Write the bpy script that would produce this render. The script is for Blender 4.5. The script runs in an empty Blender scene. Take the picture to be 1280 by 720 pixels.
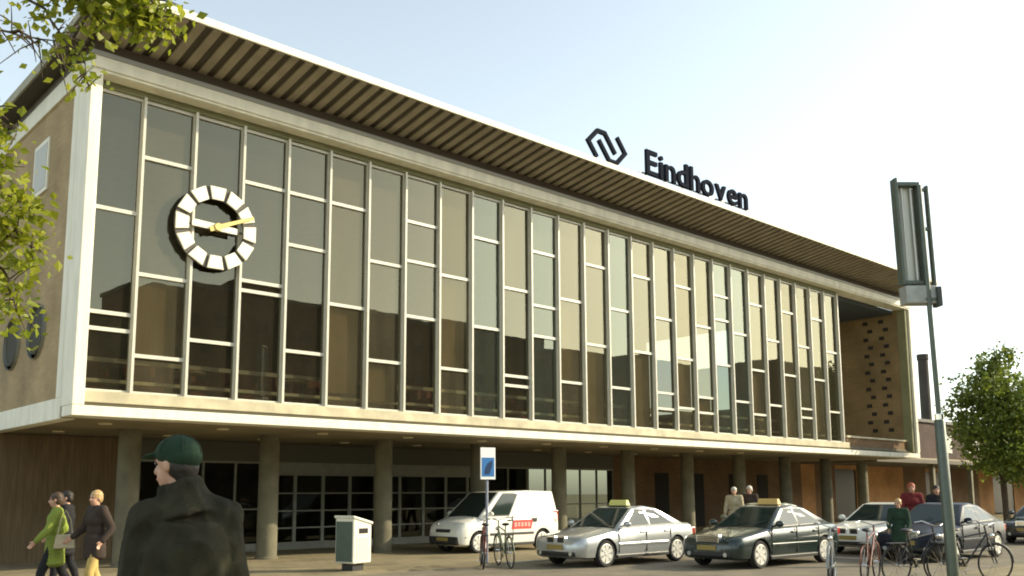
import bpy, bmesh, math, random
from mathutils import Vector, Matrix, Quaternion, noise
R = math.radians
random.seed(7)
S = bpy.context.scene
COL = S.collection

# ------------------------------------------------------------------ camera
YAW, PITCH, ROLL = R(42.72), R(7.78), R(-.28)
CAM = Vector((-5.78, -18.99, 1.65))
fwd = Vector((math.sin(YAW)*math.cos(PITCH), math.cos(YAW)*math.cos(PITCH), math.sin(PITCH)))
rgt = Vector((math.cos(YAW), -math.sin(YAW), 0)); upv = rgt.cross(fwd)
r2 = rgt*math.cos(ROLL)+upv*math.sin(ROLL); u2 = -rgt*math.sin(ROLL)+upv*math.cos(ROLL)
cd = bpy.data.cameras.new('camera'); cam = bpy.data.objects.new('camera', cd); COL.objects.link(cam)
M = Matrix((r2, u2, -fwd)).transposed().to_4x4(); M.translation = CAM
cam.matrix_world = M
cd.sensor_width = 36; cd.lens = 36*1144.7/1280; cd.shift_y = 0.0783; cd.clip_end = 3000
S.camera = cam

# ------------------------------------------------------------------ sky, sun, exposure
SUN_EL, SUN_AZ = R(25), R(124.8)                       # azimuth clockwise from +Y
w = bpy.data.worlds.new('World'); S.world = w; w.use_nodes = True
nt = w.node_tree; bg = nt.nodes['Background']
sky = nt.nodes.new('ShaderNodeTexSky'); sky.sky_type = 'NISHITA'; sky.sun_disc = False
sky.sun_elevation = SUN_EL; sky.sun_rotation = SUN_AZ
sky.air_density = 1.0; sky.dust_density = 1.2; sky.ozone_density = 1.0
hs = nt.nodes.new('ShaderNodeHueSaturation'); hs.inputs['Saturation'].default_value = .55
tn = nt.nodes.new('ShaderNodeMix'); tn.data_type = 'RGBA'; tn.blend_type = 'MULTIPLY'; tn.inputs['Factor'].default_value = 1
tn.inputs['B'].default_value = (1.0, 1.02, .93, 1)                     # thin veil of haze: paler, slightly warm sky
nt.links.new(sky.outputs[0], hs.inputs['Color']); nt.links.new(hs.outputs[0], tn.inputs['A']); nt.links.new(tn.outputs['Result'], bg.inputs[0]); bg.inputs[1].default_value = 0.15
sl = bpy.data.lights.new('sun', 'SUN'); sun = bpy.data.objects.new('sun', sl); COL.objects.link(sun)
sl.energy = 2.8; sl.angle = R(.5); sl.color = (1.0, .87, .62)
tosun = Vector((math.sin(SUN_AZ)*math.cos(SUN_EL), math.cos(SUN_AZ)*math.cos(SUN_EL), math.sin(SUN_EL)))
sun.rotation_euler = tosun.to_track_quat('Z', 'Y').to_euler(); sun.location = (20, -30, 40)
S.view_settings.view_transform = 'Standard'; S.view_settings.look = 'None'
S.view_settings.gamma = 1; S.view_settings.use_curve_mapping = False
S.view_settings.exposure = 1.15
S.cycles.filter_width = 1.9
S.cycles.max_bounces = 6; S.cycles.transparent_max_bounces = 12

# ------------------------------------------------------------------ materials
MATS = {}
def mat(name, col, rough=.6, metal=0, var=.0, scale=4, bump=0, bscale=60, spec=.5, coat=0, stretch=None):
    if name in MATS: return MATS[name]
    m = bpy.data.materials.new(name); m.use_nodes = True; MATS[name] = m
    t = m.node_tree; b = t.nodes['Principled BSDF']
    b.inputs['Base Color'].default_value = (*col, 1); b.inputs['Roughness'].default_value = rough
    b.inputs['Metallic'].default_value = metal; b.inputs['Specular IOR Level'].default_value = spec
    if coat: b.inputs['Coat Weight'].default_value = coat; b.inputs['Coat Roughness'].default_value = .05
    tc = t.nodes.new('ShaderNodeTexCoord'); mp = t.nodes.new('ShaderNodeMapping')
    t.links.new(tc.outputs['Object'], mp.inputs[0])
    if stretch: mp.inputs['Scale'].default_value = stretch
    if var:
        n = t.nodes.new('ShaderNodeTexNoise'); n.inputs['Scale'].default_value = scale; n.inputs['Detail'].default_value = 6
        t.links.new(mp.outputs[0], n.inputs[0])
        cr = t.nodes.new('ShaderNodeValToRGB'); cr.color_ramp.elements[0].position = .3; cr.color_ramp.elements[1].position = .7
        cr.color_ramp.elements[0].color = (*[c*(1-var) for c in col], 1)
        cr.color_ramp.elements[1].color = (*[min(1, c*(1+var)) for c in col], 1)
        t.links.new(n.outputs[0], cr.inputs[0]); t.links.new(cr.outputs[0], b.inputs['Base Color'])
    if bump:
        n2 = t.nodes.new('ShaderNodeTexNoise'); n2.inputs['Scale'].default_value = bscale
        t.links.new(mp.outputs[0], n2.inputs[0])
        bp = t.nodes.new('ShaderNodeBump'); bp.inputs['Strength'].default_value = bump; bp.inputs['Distance'].default_value = .02
        t.links.new(n2.outputs[0], bp.inputs['Height']); t.links.new(bp.outputs[0], b.inputs['Normal'])
    return m
def brick(name, c1, c2, mortar, scale, bw=.5, rh=.25, ms=.02, plane='xz', rough=.85, offset=.5):
    m = bpy.data.materials.new(name); m.use_nodes = True; MATS[name] = m
    t = m.node_tree; b = t.nodes['Principled BSDF']; b.inputs['Roughness'].default_value = rough
    b.inputs['Specular IOR Level'].default_value = .25
    tc = t.nodes.new('ShaderNodeTexCoord'); sp = t.nodes.new('ShaderNodeSeparateXYZ'); cb = t.nodes.new('ShaderNodeCombineXYZ')
    t.links.new(tc.outputs['Object'], sp.inputs[0])
    t.links.new(sp.outputs[plane[0].upper()], cb.inputs['X']); t.links.new(sp.outputs[plane[1].upper()], cb.inputs['Y'])
    br = t.nodes.new('ShaderNodeTexBrick'); br.offset = offset
    for k, v in (('Color1', c1), ('Color2', c2), ('Mortar', mortar)): br.inputs[k].default_value = (*v, 1)
    br.inputs['Scale'].default_value = scale; br.inputs['Mortar Size'].default_value = ms
    br.inputs['Brick Width'].default_value = bw; br.inputs['Row Height'].default_value = rh
    t.links.new(cb.outputs[0], br.inputs['Vector'])
    n = t.nodes.new('ShaderNodeTexNoise'); n.inputs['Scale'].default_value = .7; n.inputs['Detail'].default_value = 8
    t.links.new(tc.outputs['Object'], n.inputs[0])
    mr = t.nodes.new('ShaderNodeMapRange'); mr.inputs[1].default_value = .3; mr.inputs[2].default_value = .7
    mr.inputs[3].default_value = .72; mr.inputs[4].default_value = 1.18
    t.links.new(n.outputs[0], mr.inputs[0])
    mx = t.nodes.new('ShaderNodeMix'); mx.data_type = 'RGBA'; mx.blend_type = 'MULTIPLY'; mx.inputs['Factor'].default_value = 1
    t.links.new(br.outputs[0], mx.inputs['A']); t.links.new(mr.outputs[0], mx.inputs['B'])
    t.links.new(mx.outputs['Result'], b.inputs['Base Color'])
    bp = t.nodes.new('ShaderNodeBump'); bp.inputs['Strength'].default_value = .35; bp.inputs['Distance'].default_value = .01; bp.invert = True
    t.links.new(br.outputs['Fac'], bp.inputs['Height']); t.links.new(bp.outputs[0], b.inputs['Normal'])
    return m
def glass(name, refl, trans, fac, rough=.01, lift=0, lift_col=(.42, .37, .24)):
    m = bpy.data.materials.new(name); m.use_nodes = True; MATS[name] = m
    t = m.node_tree; t.nodes.remove(t.nodes['Principled BSDF']); o = t.nodes['Material Output']
    g = t.nodes.new('ShaderNodeBsdfGlossy'); g.inputs[0].default_value = (*refl, 1); g.inputs['Roughness'].default_value = rough
    tr = t.nodes.new('ShaderNodeBsdfTransparent'); tr.inputs[0].default_value = (*trans, 1)
    lw = t.nodes.new('ShaderNodeLayerWeight'); lw.inputs[0].default_value = .5
    pw = t.nodes.new('ShaderNodeMath'); pw.operation = 'POWER'; pw.inputs[1].default_value = 4
    t.links.new(lw.outputs['Facing'], pw.inputs[0])
    ad = t.nodes.new('ShaderNodeMath'); ad.operation = 'ADD'; ad.inputs[1].default_value = fac; ad.use_clamp = True
    t.links.new(pw.outputs[0], ad.inputs[0])
    tc = t.nodes.new('ShaderNodeTexCoord'); n = t.nodes.new('ShaderNodeTexNoise'); n.inputs['Scale'].default_value = .9
    t.links.new(tc.outputs['Object'], n.inputs[0])
    bp = t.nodes.new('ShaderNodeBump'); bp.inputs['Strength'].default_value = .045; bp.inputs['Distance'].default_value = .02
    t.links.new(n.outputs[0], bp.inputs['Height']); t.links.new(bp.outputs[0], g.inputs['Normal'])
    mx = t.nodes.new('ShaderNodeMixShader')
    t.links.new(ad.outputs[0], mx.inputs[0]); t.links.new(tr.outputs[0], mx.inputs[1]); t.links.new(g.outputs[0], mx.inputs[2])
    if lift:    # brightness painted into the panes as a diffuse tone, uneven and stretched downwards
        df = t.nodes.new('ShaderNodeBsdfDiffuse'); df.inputs[0].default_value = (*lift_col, 1)
        mp = t.nodes.new('ShaderNodeMapping'); mp.inputs['Scale'].default_value = (1.6, 1, .55); t.links.new(tc.outputs['Object'], mp.inputs[0])
        n3 = t.nodes.new('ShaderNodeTexNoise'); n3.inputs['Scale'].default_value = 1.3; n3.inputs['Detail'].default_value = 7; t.links.new(mp.outputs[0], n3.inputs[0])
        mr = t.nodes.new('ShaderNodeMapRange'); mr.inputs[1].default_value = .3; mr.inputs[2].default_value = .75
        mr.inputs[3].default_value = lift*.75; mr.inputs[4].default_value = lift*1.3; t.links.new(n3.outputs[0], mr.inputs[0])
        m2 = t.nodes.new('ShaderNodeMixShader'); t.links.new(mr.outputs[0], m2.inputs[0])
        t.links.new(mx.outputs[0], m2.inputs[1]); t.links.new(df.outputs[0], m2.inputs[2]); mx = m2
    t.links.new(mx.outputs[0], o.inputs[0]); return m
def leafmat(name, c1, c2, trans):
    m = bpy.data.materials.new(name); m.use_nodes = True; MATS[name] = m
    t = m.node_tree; b = t.nodes['Principled BSDF']; o = t.nodes['Material Output']
    g = t.nodes.new('ShaderNodeObjectInfo'); ge = t.nodes.new('ShaderNodeNewGeometry')
    mx = t.nodes.new('ShaderNodeMix'); mx.data_type = 'RGBA'
    mx.inputs['A'].default_value = (*c1, 1); mx.inputs['B'].default_value = (*c2, 1)
    t.links.new(ge.outputs['Random Per Island'], mx.inputs['Factor'])
    t.links.new(mx.outputs['Result'], b.inputs['Base Color']); b.inputs['Roughness'].default_value = .5
    tr = t.nodes.new('ShaderNodeBsdfTranslucent'); t.links.new(mx.outputs['Result'], tr.inputs[0])
    ms = t.nodes.new('ShaderNodeMixShader'); ms.inputs[0].default_value = trans
    t.links.new(b.outputs[0], ms.inputs[1]); t.links.new(tr.outputs[0], ms.inputs[2]); t.links.new(ms.outputs[0], o.inputs[0])
    return m

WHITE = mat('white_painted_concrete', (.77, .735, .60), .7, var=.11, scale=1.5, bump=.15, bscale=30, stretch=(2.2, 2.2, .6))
SILL = mat('cream_sill', (.47, .42, .28), .6, var=.25, scale=2)
REVEAL = mat('shaded_reveal_concrete', (.19, .19, .10), .8, var=.12, scale=2, bump=.1)  # dark olive puts the reveals' shade into the frame's concrete colour
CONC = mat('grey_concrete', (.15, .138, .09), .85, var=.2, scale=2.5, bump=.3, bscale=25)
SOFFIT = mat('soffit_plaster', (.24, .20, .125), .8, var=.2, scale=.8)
ALU = mat('aluminium_bar', (.58, .56, .47), .4, var=.06, scale=3)
RIB = mat('soffit_slat', (.33, .285, .205), .7, var=.15, scale=2, stretch=(1, 1, 1))
RIBDK = mat('soffit_gap', (.085, .072, .05), .9)
ROOFM = mat('roof_felt', (.15, .145, .13), .9, var=.2)
BRICKSIDE = brick('side_brick', (.41, .295, .155), (.355, .255, .13), (.34, .27, .16), 2.2, .5, .16, .012, 'yz')
BRICKORG = brick('orange_brick', (.52, .27, .10), (.44, .22, .085), (.38, .26, .14), 2.4, .5, .17, .014, 'xz')
BRICKBRN = brick('brown_brick', (.21, .128, .064), (.17, .104, .054), (.15, .10, .06), 2.4, .5, .17, .014, 'xz')
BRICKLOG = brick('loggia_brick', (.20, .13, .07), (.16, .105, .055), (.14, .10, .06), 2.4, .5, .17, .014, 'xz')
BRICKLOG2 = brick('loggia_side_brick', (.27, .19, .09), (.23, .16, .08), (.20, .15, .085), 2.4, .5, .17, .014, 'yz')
BRICKDK = brick('dark_brick', (.07, .042, .032), (.055, .034, .028), (.07, .05, .04), 2.4, .5, .17, .014, 'xz')
WOODW = mat('brown_wall_panel', (.15, .10, .048), .6, var=.3, scale=3, stretch=(6, 1, .4))
GLASSF = glass('facade_glass', (.325, .315, .235), (.46, .44, .33), .26, lift=.085)
GLASSF2 = glass('facade_glass_green', (.31, .335, .275), (.40, .44, .36), .26, lift=.065, lift_col=(.36, .38, .29))
GLASSF3 = glass('facade_glass_tan', (.315, .30, .215), (.46, .43, .31), .25, lift=.095)
GLASSF4 = glass('facade_glass_clear', (.335, .325, .245), (.40, .39, .32), .26, lift=.03)
GLASSD = glass('entrance_glass', (.6, .6, .5), (.35, .38, .33), .04)
BLIND = mat('olive_brown_blind', (.23, .165, .075), .8, var=.12, scale=3, stretch=(14, 1, .3))
INWALL = mat('inner_wall', (.10, .085, .06), .9, var=.2)
INFLOOR = mat('inner_floor', (.16, .11, .07), .5, var=.2)
DARK = mat('dark_recess', (.02, .018, .014), .9)
STEEL = mat('grey_steel', (.30, .31, .28), .45, .3, var=.1, scale=5)
FRAMEG = mat('grey_door_frame', (.24, .25, .21), .5, .2, var=.1)
BLACKP = mat('black_plastic', (.02, .02, .02), .5)
RUB = mat('rubber', (.018, .018, .018), .85)
RIM = mat('alloy_rim', (.72, .71, .66), .35, .35, var=.05)
CARGLASS = mat('car_glass', (.02, .032, .026), .04, spec=.35)
CHROME = mat('chrome', (.75, .75, .72), .15, 1)
LAMPG = mat('headlamp_glass', (.62, .64, .6), .1, .5, coat=.5)
TAIL = mat('tail_lamp', (.35, .02, .015), .2, coat=.5)
YEL = mat('yellow_plate', (.30, .22, .06), .5)
SKIN = mat('skin', (.48, .27, .18), .55, var=.08, scale=20)

# ------------------------------------------------------------------ mesh helpers
class MB:
    def __init__(s): s.v = []; s.f = []
    def add(s, vs, fs):
        o = len(s.v); s.v += [tuple(v) for v in vs]; s.f += [tuple(i+o for i in f) for f in fs]; return s
    def box(s, a, b):
        (x0, y0, z0), (x1, y1, z1) = a, b
        return s.add([(x0,y0,z0),(x1,y0,z0),(x1,y1,z0),(x0,y1,z0),(x0,y0,z1),(x1,y0,z1),(x1,y1,z1),(x0,y1,z1)],
                     [(0,3,2,1),(4,5,6,7),(0,1,5,4),(1,2,6,5),(2,3,7,6),(3,0,4,7)])
    def hexa(s, p):   # 8 corners, bottom 4 then top 4
        return s.add(p, [(0,3,2,1),(4,5,6,7),(0,1,5,4),(1,2,6,5),(2,3,7,6),(3,0,4,7)])
    def tube(s, pts, rad, n=8, cap=True):
        pts = [Vector(p) for p in pts]
        if not hasattr(rad, '__len__'): rad = [rad]*len(pts)
        rings = []
        for i, p in enumerate(pts):
            d = (pts[min(i+1, len(pts)-1)]-pts[max(i-1, 0)]).normalized()
            a = d.orthogonal().normalized() if i == 0 else (pa - d*pa.dot(d)).normalized()
            pa = a; b = d.cross(a)
            rings.append([p+(a*math.cos(2*math.pi*k/n)+b*math.sin(2*math.pi*k/n))*rad[i] for k in range(n)])
        vs = [v for r_ in rings for v in r_]; fs = []
        for i in range(len(pts)-1):
            for k in range(n): fs.append((i*n+k, i*n+(k+1) % n, (i+1)*n+(k+1) % n, (i+1)*n+k))
        if cap: fs.append(tuple(range(n))[::-1]); fs.append(tuple((len(pts)-1)*n+k for k in range(n)))
        return s.add(vs, fs)
    def lathe(s, prof, n=24, c=(0,0,0), axis='z', arc=2*math.pi):
        rings = []
        for (r_, h) in prof:
            ring = []
            for k in range(n):
                a = 2*math.pi*k/n
                if axis == 'z': p = (c[0]+r_*math.cos(a), c[1]+r_*math.sin(a), c[2]+h)
                elif axis == 'y': p = (c[0]+r_*math.cos(a), c[1]+h, c[2]+r_*math.sin(a))
                else: p = (c[0]+h, c[1]+r_*math.cos(a), c[2]+r_*math.sin(a))
                ring.append(p)
            rings.append(ring)
        vs = [v for r_ in rings for v in r_]; fs = []
        for i in range(len(prof)-1):
            for k in range(n): fs.append((i*n+k, i*n+(k+1) % n, (i+1)*n+(k+1) % n, (i+1)*n+k))
        return s.add(vs, fs)
    def prism(s, poly, a, b):   # poly of (u,w) extruded in y from a to b
        n = len(poly)
        return s.add([(u, a, q) for u, q in poly]+[(u, b, q) for u, q in poly],
                     [tuple(range(n)), tuple(range(n, 2*n))[::-1]]+[(k, (k+1) % n, n+(k+1) % n, n+k)[::-1] for k in range(n)])
    def ball(s, c, r_, nu=12, nv=8, rot=None):
        if not hasattr(r_, '__len__'): r_ = (r_, r_, r_)
        vs = []; fs = []
        for j in range(nv+1):
            for i in range(nu):
                t = math.pi*j/nv; p = 2*math.pi*i/nu
                q = Vector((r_[0]*math.sin(t)*math.cos(p), r_[1]*math.sin(t)*math.sin(p), r_[2]*math.cos(t)))
                if rot: q = rot @ q
                vs.append(q+Vector(c))
        for j in range(nv):
            for i in range(nu): fs.append((j*nu+i, (j+1)*nu+i, (j+1)*nu+(i+1) % nu, j*nu+(i+1) % nu))
        return s.add(vs, fs)
    def build(s, name, m, parent=None, smooth=False, bevel=0, loc=None, fix=False):
        me = bpy.data.meshes.new(name); me.from_pydata(s.v, [], s.f); me.validate()
        bm = bmesh.new(); bm.from_mesh(me)
        if fix: bmesh.ops.remove_doubles(bm, verts=bm.verts, dist=1e-5)
        bmesh.ops.recalc_face_normals(bm, faces=bm.faces); bm.to_mesh(me); bm.free()
        me.materials.append(m)
        if smooth:
            me.polygons.foreach_set('use_smooth', [True]*len(me.polygons))
            try: me.set_sharp_from_angle(angle=R(40))
            except Exception: pass
        o = bpy.data.objects.new(name, me); COL.objects.link(o)
        if parent: o.parent = parent
        if loc: o.location = loc
        if bevel:
            b = o.modifiers.new('bevel', 'BEVEL'); b.width = bevel; b.segments = 2; b.limit_method = 'ANGLE'; b.angle_limit = R(35)
        return o
def thing(name, label, cat, loc=(0,0,0), rz=0, group=None, sc=1):
    o = bpy.data.objects.new(name, None); COL.objects.link(o); o.location = loc; o.rotation_euler = (0, 0, rz)
    o.scale = (sc, sc, sc); o['label'] = label; o['category'] = cat; o.empty_display_size = .3
    if group: o['group'] = group
    return o
def struct(o): o['kind'] = 'structure'; return o
def tag(o, label, cat, group=None):
    o['label'] = label; o['category'] = cat
    if group: o['group'] = group
    return o
def copy_tree(o, label=None, loc=None, rz=None, parent=None):
    c = o.copy(); COL.objects.link(c)
    if parent: c.parent = parent
    if label: c['label'] = label
    if loc is not None: c.location = loc
    if rz is not None: c.rotation_euler = (0, 0, rz)
    for ch in list(o.children): copy_tree(ch, parent=c)
    return c
def evaluated(o, name):    # bake modifiers of a temporary object
    dg = bpy.context.evaluated_depsgraph_get(); dg.update()
    me = bpy.data.meshes.new_from_object(o.evaluated_get(dg)); me.name = name
    return me
def blob(mb, name, m, parent, vox=.02, smooth=4, disp=0, dscale=6, ridge=False):  # one continuous skin from overlapping shapes
    t = mb.build('tmp', m)
    a = t.modifiers.new('r', 'REMESH'); a.mode = 'VOXEL'; a.voxel_size = vox
    if smooth: b = t.modifiers.new('s', 'SMOOTH'); b.iterations = smooth; b.factor = .5
    me = evaluated(t, name); bpy.data.objects.remove(t)
    if disp:
        me.update()
        ns = [v.normal.copy() for v in me.vertices]
        ds = dscale if hasattr(dscale, '__len__') else (dscale,)*3
        for v, n in zip(me.vertices, ns):
            q = Vector((v.co.x*ds[0]+v.co.z*2.2, v.co.y*ds[1]+v.co.x*3, v.co.z*ds[2]))
            w1, w2 = noise.noise(q), noise.noise(q*2.3)
            v.co = v.co+n*disp*((1.0-3.0*min(.4, abs(w1)) if ridge else w1)+.5*w2)
    me.polygons.foreach_set('use_smooth', [True]*len(me.polygons))
    if not me.materials: me.materials.append(m)
    o = bpy.data.objects.new(name, me); COL.objects.link(o); o.parent = parent
    return o
def capsule(mb, p, r0, q, r1, n=12, flat=None):
    mb.tube([p, q], [r0, r1], n); mb.ball(p, r0, n, 8); mb.ball(q, r1, n, 8); return mb

# ================================================================== SETTING
# ground: one big sheet of concrete pavers
pav = brick('plaza_pavers', (.27, .225, .135), (.22, .185, .11), (.15, .125, .08), 1.7, .5, .5, .012, 'xy', .9)
MB().add([(-400,-400,0),(900,-400,0),(900,700,0),(-400,700,0)], [(0,1,2,3)]).build('ground', pav)
struct(bpy.data.objects['ground'])
asph = mat('asphalt', (.17, .145, .10), .95, var=.22, scale=1.3, bump=.4, bscale=90)
struct(MB().add([(-60,-11.2,.004),(140,-11.2,.004),(140,-2.75,.004),(-60,-2.75,.004)], [(0,1,2,3)]).build('road', asph))
kb = MB()
for i in range(131):
    kb.box((9.0+i*1.0, -2.75, 0), (9.985+i*1.0, -2.6, .04))
struct(kb.build('kerb', mat('kerb_stone', (.36, .33, .25), .85, var=.15, scale=2), bevel=.012))
lm = MB()
for x in (14.2, 19.6, 25.0, 30.4): lm.box((x, -5.5, .004), (x+.1, -3.1, .008)); lm.box((x+2, -8.2, .004), (x+2.1, -5.7, .008))
struct(lm.build('road_marking', mat('road_paint', (.62, .6, .52), .8, var=.2, scale=9)))

# ------------------------------------------------------------------ station hall
L, Z0, Z1 = 38.2, 3.18, 10.8
GY, GZ0, GZ1, MX0, DX = .5, 3.74, 10.23, 1.27, 1.167
MZ = (GZ1-GZ0)/5
hall = thing('station_hall', 'long station hall with glazed upper box in a white concrete frame on columns', 'building')
f = MB()
f.box((.003, 0, Z0+.03), (L-.003, .62, 3.42))                      # bottom beam
f.box((0, -.02, 10.44), (L, .72, Z1))                          # top beam
f.box((.05, .02, 10.38), (L-.05, .70, 10.44))
f.box((0, 0, 3.42), (.24, .72, 10.38))
f.box((L-.24, 0, 3.42), (L, .72, 10.38))
f.build('frame', WHITE, hall, bevel=.02)
MB().box((-.02, -.045, 10.70), (L+.02, -.02, 10.80)).build('cornice_strip', mat('grey_zinc', (.30, .29, .25), .6, .3), hall)
rv = MB()
rv.box((.24, GY-.12, GZ1), (31.55, .80, 10.38)); rv.box((L-.5, .10, 3.47), (L-.24, .5, 10.38))
rv.build('reveal', REVEAL, hall, bevel=.01)
MB().box((.24, .16, 3.42), (L-.24, .64, 3.50)).build('sill_gap', mat('sill_gap_dark', (.09, .08, .05), .9), hall)
MB().box((.24, .13, 3.50), (31.6, .645, GZ0)).build('sill', SILL, hall, bevel=.015)
# side wall with its own white frame
sw = MB()
sw.box((0, .72, Z0), (.3, 18, 3.62)); sw.box((0, .72, 10.38), (.3, 18, Z1)); sw.box((0, 17.6, 3.62), (.3, 18, 10.38))
sw.box((0, .725, 3.62), (.3, 1.05, 10.38))
sw.build('side_frame', WHITE, hall, bevel=.015)
side = MB().box((.06, 1.05, 3.62), (.28, 17.6, 10.38)).build('side_wall', BRICKSIDE, hall)
for (yy, zz) in ((2.85, 5.26), (4.75, 5.2)):
    po = MB().lathe([(.62, -.03), (.62, .03), (.52, .03), (.52, -.03)], 32, (.03, yy, zz), 'x').build('porthole', STEEL, side, smooth=True)
    MB().lathe([(.53, 0), (.001, 0)], 32, (.035, yy, zz), 'x').build('pane', mat('porthole_pane', (.06, .055, .04), .8, spec=.2), po)
wn = MB().box((.02, 2.75, 8.5), (.058, 3.85, 9.75)).build('side_window', WHITE, side)
MB().box((.012, 2.85, 8.6), (.0195, 3.75, 9.65)).build('pane', mat('side_pane', (.40, .39, .34), .5), wn)
# soffit, floor, ceiling, walls
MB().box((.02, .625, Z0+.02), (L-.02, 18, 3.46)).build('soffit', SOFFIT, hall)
MB().box((.3, .64, 3.46), (31.5, 18, 3.66)).build('floor', INFLOOR, hall)
MB().box((.3, .82, 10.3), (31.5, 18, 10.42)).build('ceiling', INWALL, hall)
MB().box((.3, 11, 3.66), (31.5, 11.2, 10.3)).build('back_wall', INWALL, hall)
# roof with slatted eaves
rf = MB()
XL, XR = -.34, L-.4
rf.add([(XL,-1.50,11.36),(XR,-1.50,11.36),(XR,.25,11.06),(XL,.25,11.06),(XL,19,11.06),(XR,19,11.06),
        (XL,-1.50,11.44),(XR,-1.50,11.44),(XR,2.4,11.20),(XL,2.4,11.20),(XR,19,11.20),(XL,19,11.20)],
       [(0,1,2,3),(3,2,5,4),(0,6,7,1),(6,9,8,7),(9,11,10,8),(4,5,10,11),(1,7,8,10,5,2),(0,3,4,11,9,6)])
roof = rf.build('roof', RIBDK, hall)
fc = MB().box((XL-.05, -1.56, 11.33), (XR+.05, -1.50, 11.50))
fc.build('fascia', WHITE, roof, bevel=.01)
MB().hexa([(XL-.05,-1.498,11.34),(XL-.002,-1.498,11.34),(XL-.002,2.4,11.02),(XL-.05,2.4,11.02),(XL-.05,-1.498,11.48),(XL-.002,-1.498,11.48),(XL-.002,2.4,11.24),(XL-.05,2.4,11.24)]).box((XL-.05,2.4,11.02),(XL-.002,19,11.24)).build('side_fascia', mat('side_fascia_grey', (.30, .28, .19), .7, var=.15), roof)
sl_ = MB()
for i in range(104):
    x = -.28+i*.364
    a, b, h = Vector((0, -1.49, 11.415)), Vector((0, .2, 11.065)), Vector((0, .02, .0))
    for (x0, x1, d) in ((x, x+.19, .05),):
        sl_.hexa([(x0, -1.49, 11.355-d), (x1, -1.49, 11.355-d), (x1, .2, 11.065-d), (x0, .2, 11.065-d),
                  (x0, -1.49, 11.353), (x1, -1.49, 11.353), (x1, .2, 11.063), (x0, .2, 11.063)])
sl_.build('eaves_slats', RIB, roof)
MB().box((.05, .06, Z1), (L-.05, .8, 11.05)).build('eaves_recess', mat('eaves_recess_brown', (.075, .055, .035), .9), roof)
MB().box((.05, .8, Z1), (L-.05, 18, 11.05)).build('attic', ROOFM, roof)
# mullions and windows
for n in range(27):
    x = MX0+n*DX
    mm = MB(); mm.box((x-.028, GY-.14, GZ0-.2), (x+.028, GY+.12, GZ1+.02))
    mm.build('mullion', ALU, hall)
MB().box((31.62, GY-.1, GZ0-.2), (31.74, 6, 10.38)).build('end_wall', ALU, hall)
EXTRA = {0: [(1, -.25)], 3: [(2, .18)], 4: [(4-.02, 0)], 7: [(3, .16)], 10: [(.78, 0)], 11: [(2.7, 0)], 16: [(.58, 0)], 17: [(.65, 0)],
         18: [(.57, 0)], 19: [(3.27, 0)], 21: [(.67, 0)], 24: [(.72, 0)], 1: [(.64, 0)]}
for k in range(27):
    x0 = .25 if k == 0 else MX0+(k-1)*DX+.029
    x1 = MX0+k*DX-.029
    zs = [1, 3] if k % 2 == 0 else [2, 4]
    zs += {0: [1.26], 1: [.64], 3: [2.18], 4: [4], 7: [3.16], 10: [.78], 11: [2.72], 16: [.58], 17: [.65], 18: [.57], 19: [3.3], 21: [.67], 24: [.72]}.get(k, [])
    if k == 2: zs = [1]
    if k == 0: zs = [1.02, 1.29, 3]
    t = MB()
    t.box((x0, GY-.05, GZ0), (x1, GY+.05, GZ0+.07)); t.box((x0, GY-.05, GZ1-.07), (x1, GY+.05, GZ1))
    t.box((x0-.001, GY-.045, GZ0), (x0+.022, GY+.045, GZ1)); t.box((x1-.022, GY-.045, GZ0), (x1+.001, GY+.045, GZ1))
    for q in zs: t.box((x0, GY-.055, GZ0+q*MZ-.04), (x1, GY+.05, GZ0+q*MZ+.04))
    wd = t.build('window', ALU, hall)
    lv = [0]+sorted(zs)+[5]
    p = MB()
    for a, b in zip(lv, lv[1:]):
        # each pane sits in its rebate with a slight tilt of its own
        e1, e2, e3 = (random.uniform(-.007, .007) for _ in range(3))
        za, zb = GZ0+a*MZ+.03, GZ0+b*MZ-.03
        p.add([(x0, GY+e1, za), (x1, GY+e2, za), (x1, GY+e2+e3, zb), (x0, GY+e1+e3, zb)], [(0,1,2,3)])
    p.build('pane', GLASSF4 if k in (0, 2, 3, 4, 7, 10, 16, 22, 26) else GLASSF2 if k in (9, 11, 14, 19, 20) else GLASSF3 if k % 3 == 2 else GLASSF, wd)
    bl = {1: (.64, 2), 5: (.3, 2), 6: (.2, 1), 8: (1, 3), 12: (1, 3), 13: (0, 2), 15: (.0, 2), 17: (.65, 2), 18: (.6, 1), 21: (.67, 2), 23: (0, 2), 25: (.3, 2), 10: (3, 5), 11: (4, 5)}.get(k)
    if bl:
        MB().box((x0+.01, GY+.14, GZ0+bl[0]*MZ+.02), (x1-.01, GY+.17, GZ0+bl[1]*MZ)).build('blind', BLIND, hall)
MB().box((.32, .80, 4.43), (31.5, .85, 4.52)).build('window_rail', ALU, hall)
MB().box((.32, .72, 3.98), (31.5, 1.0, 4.06)).build('window_ledge', WHITE, hall, bevel=.008)
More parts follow.
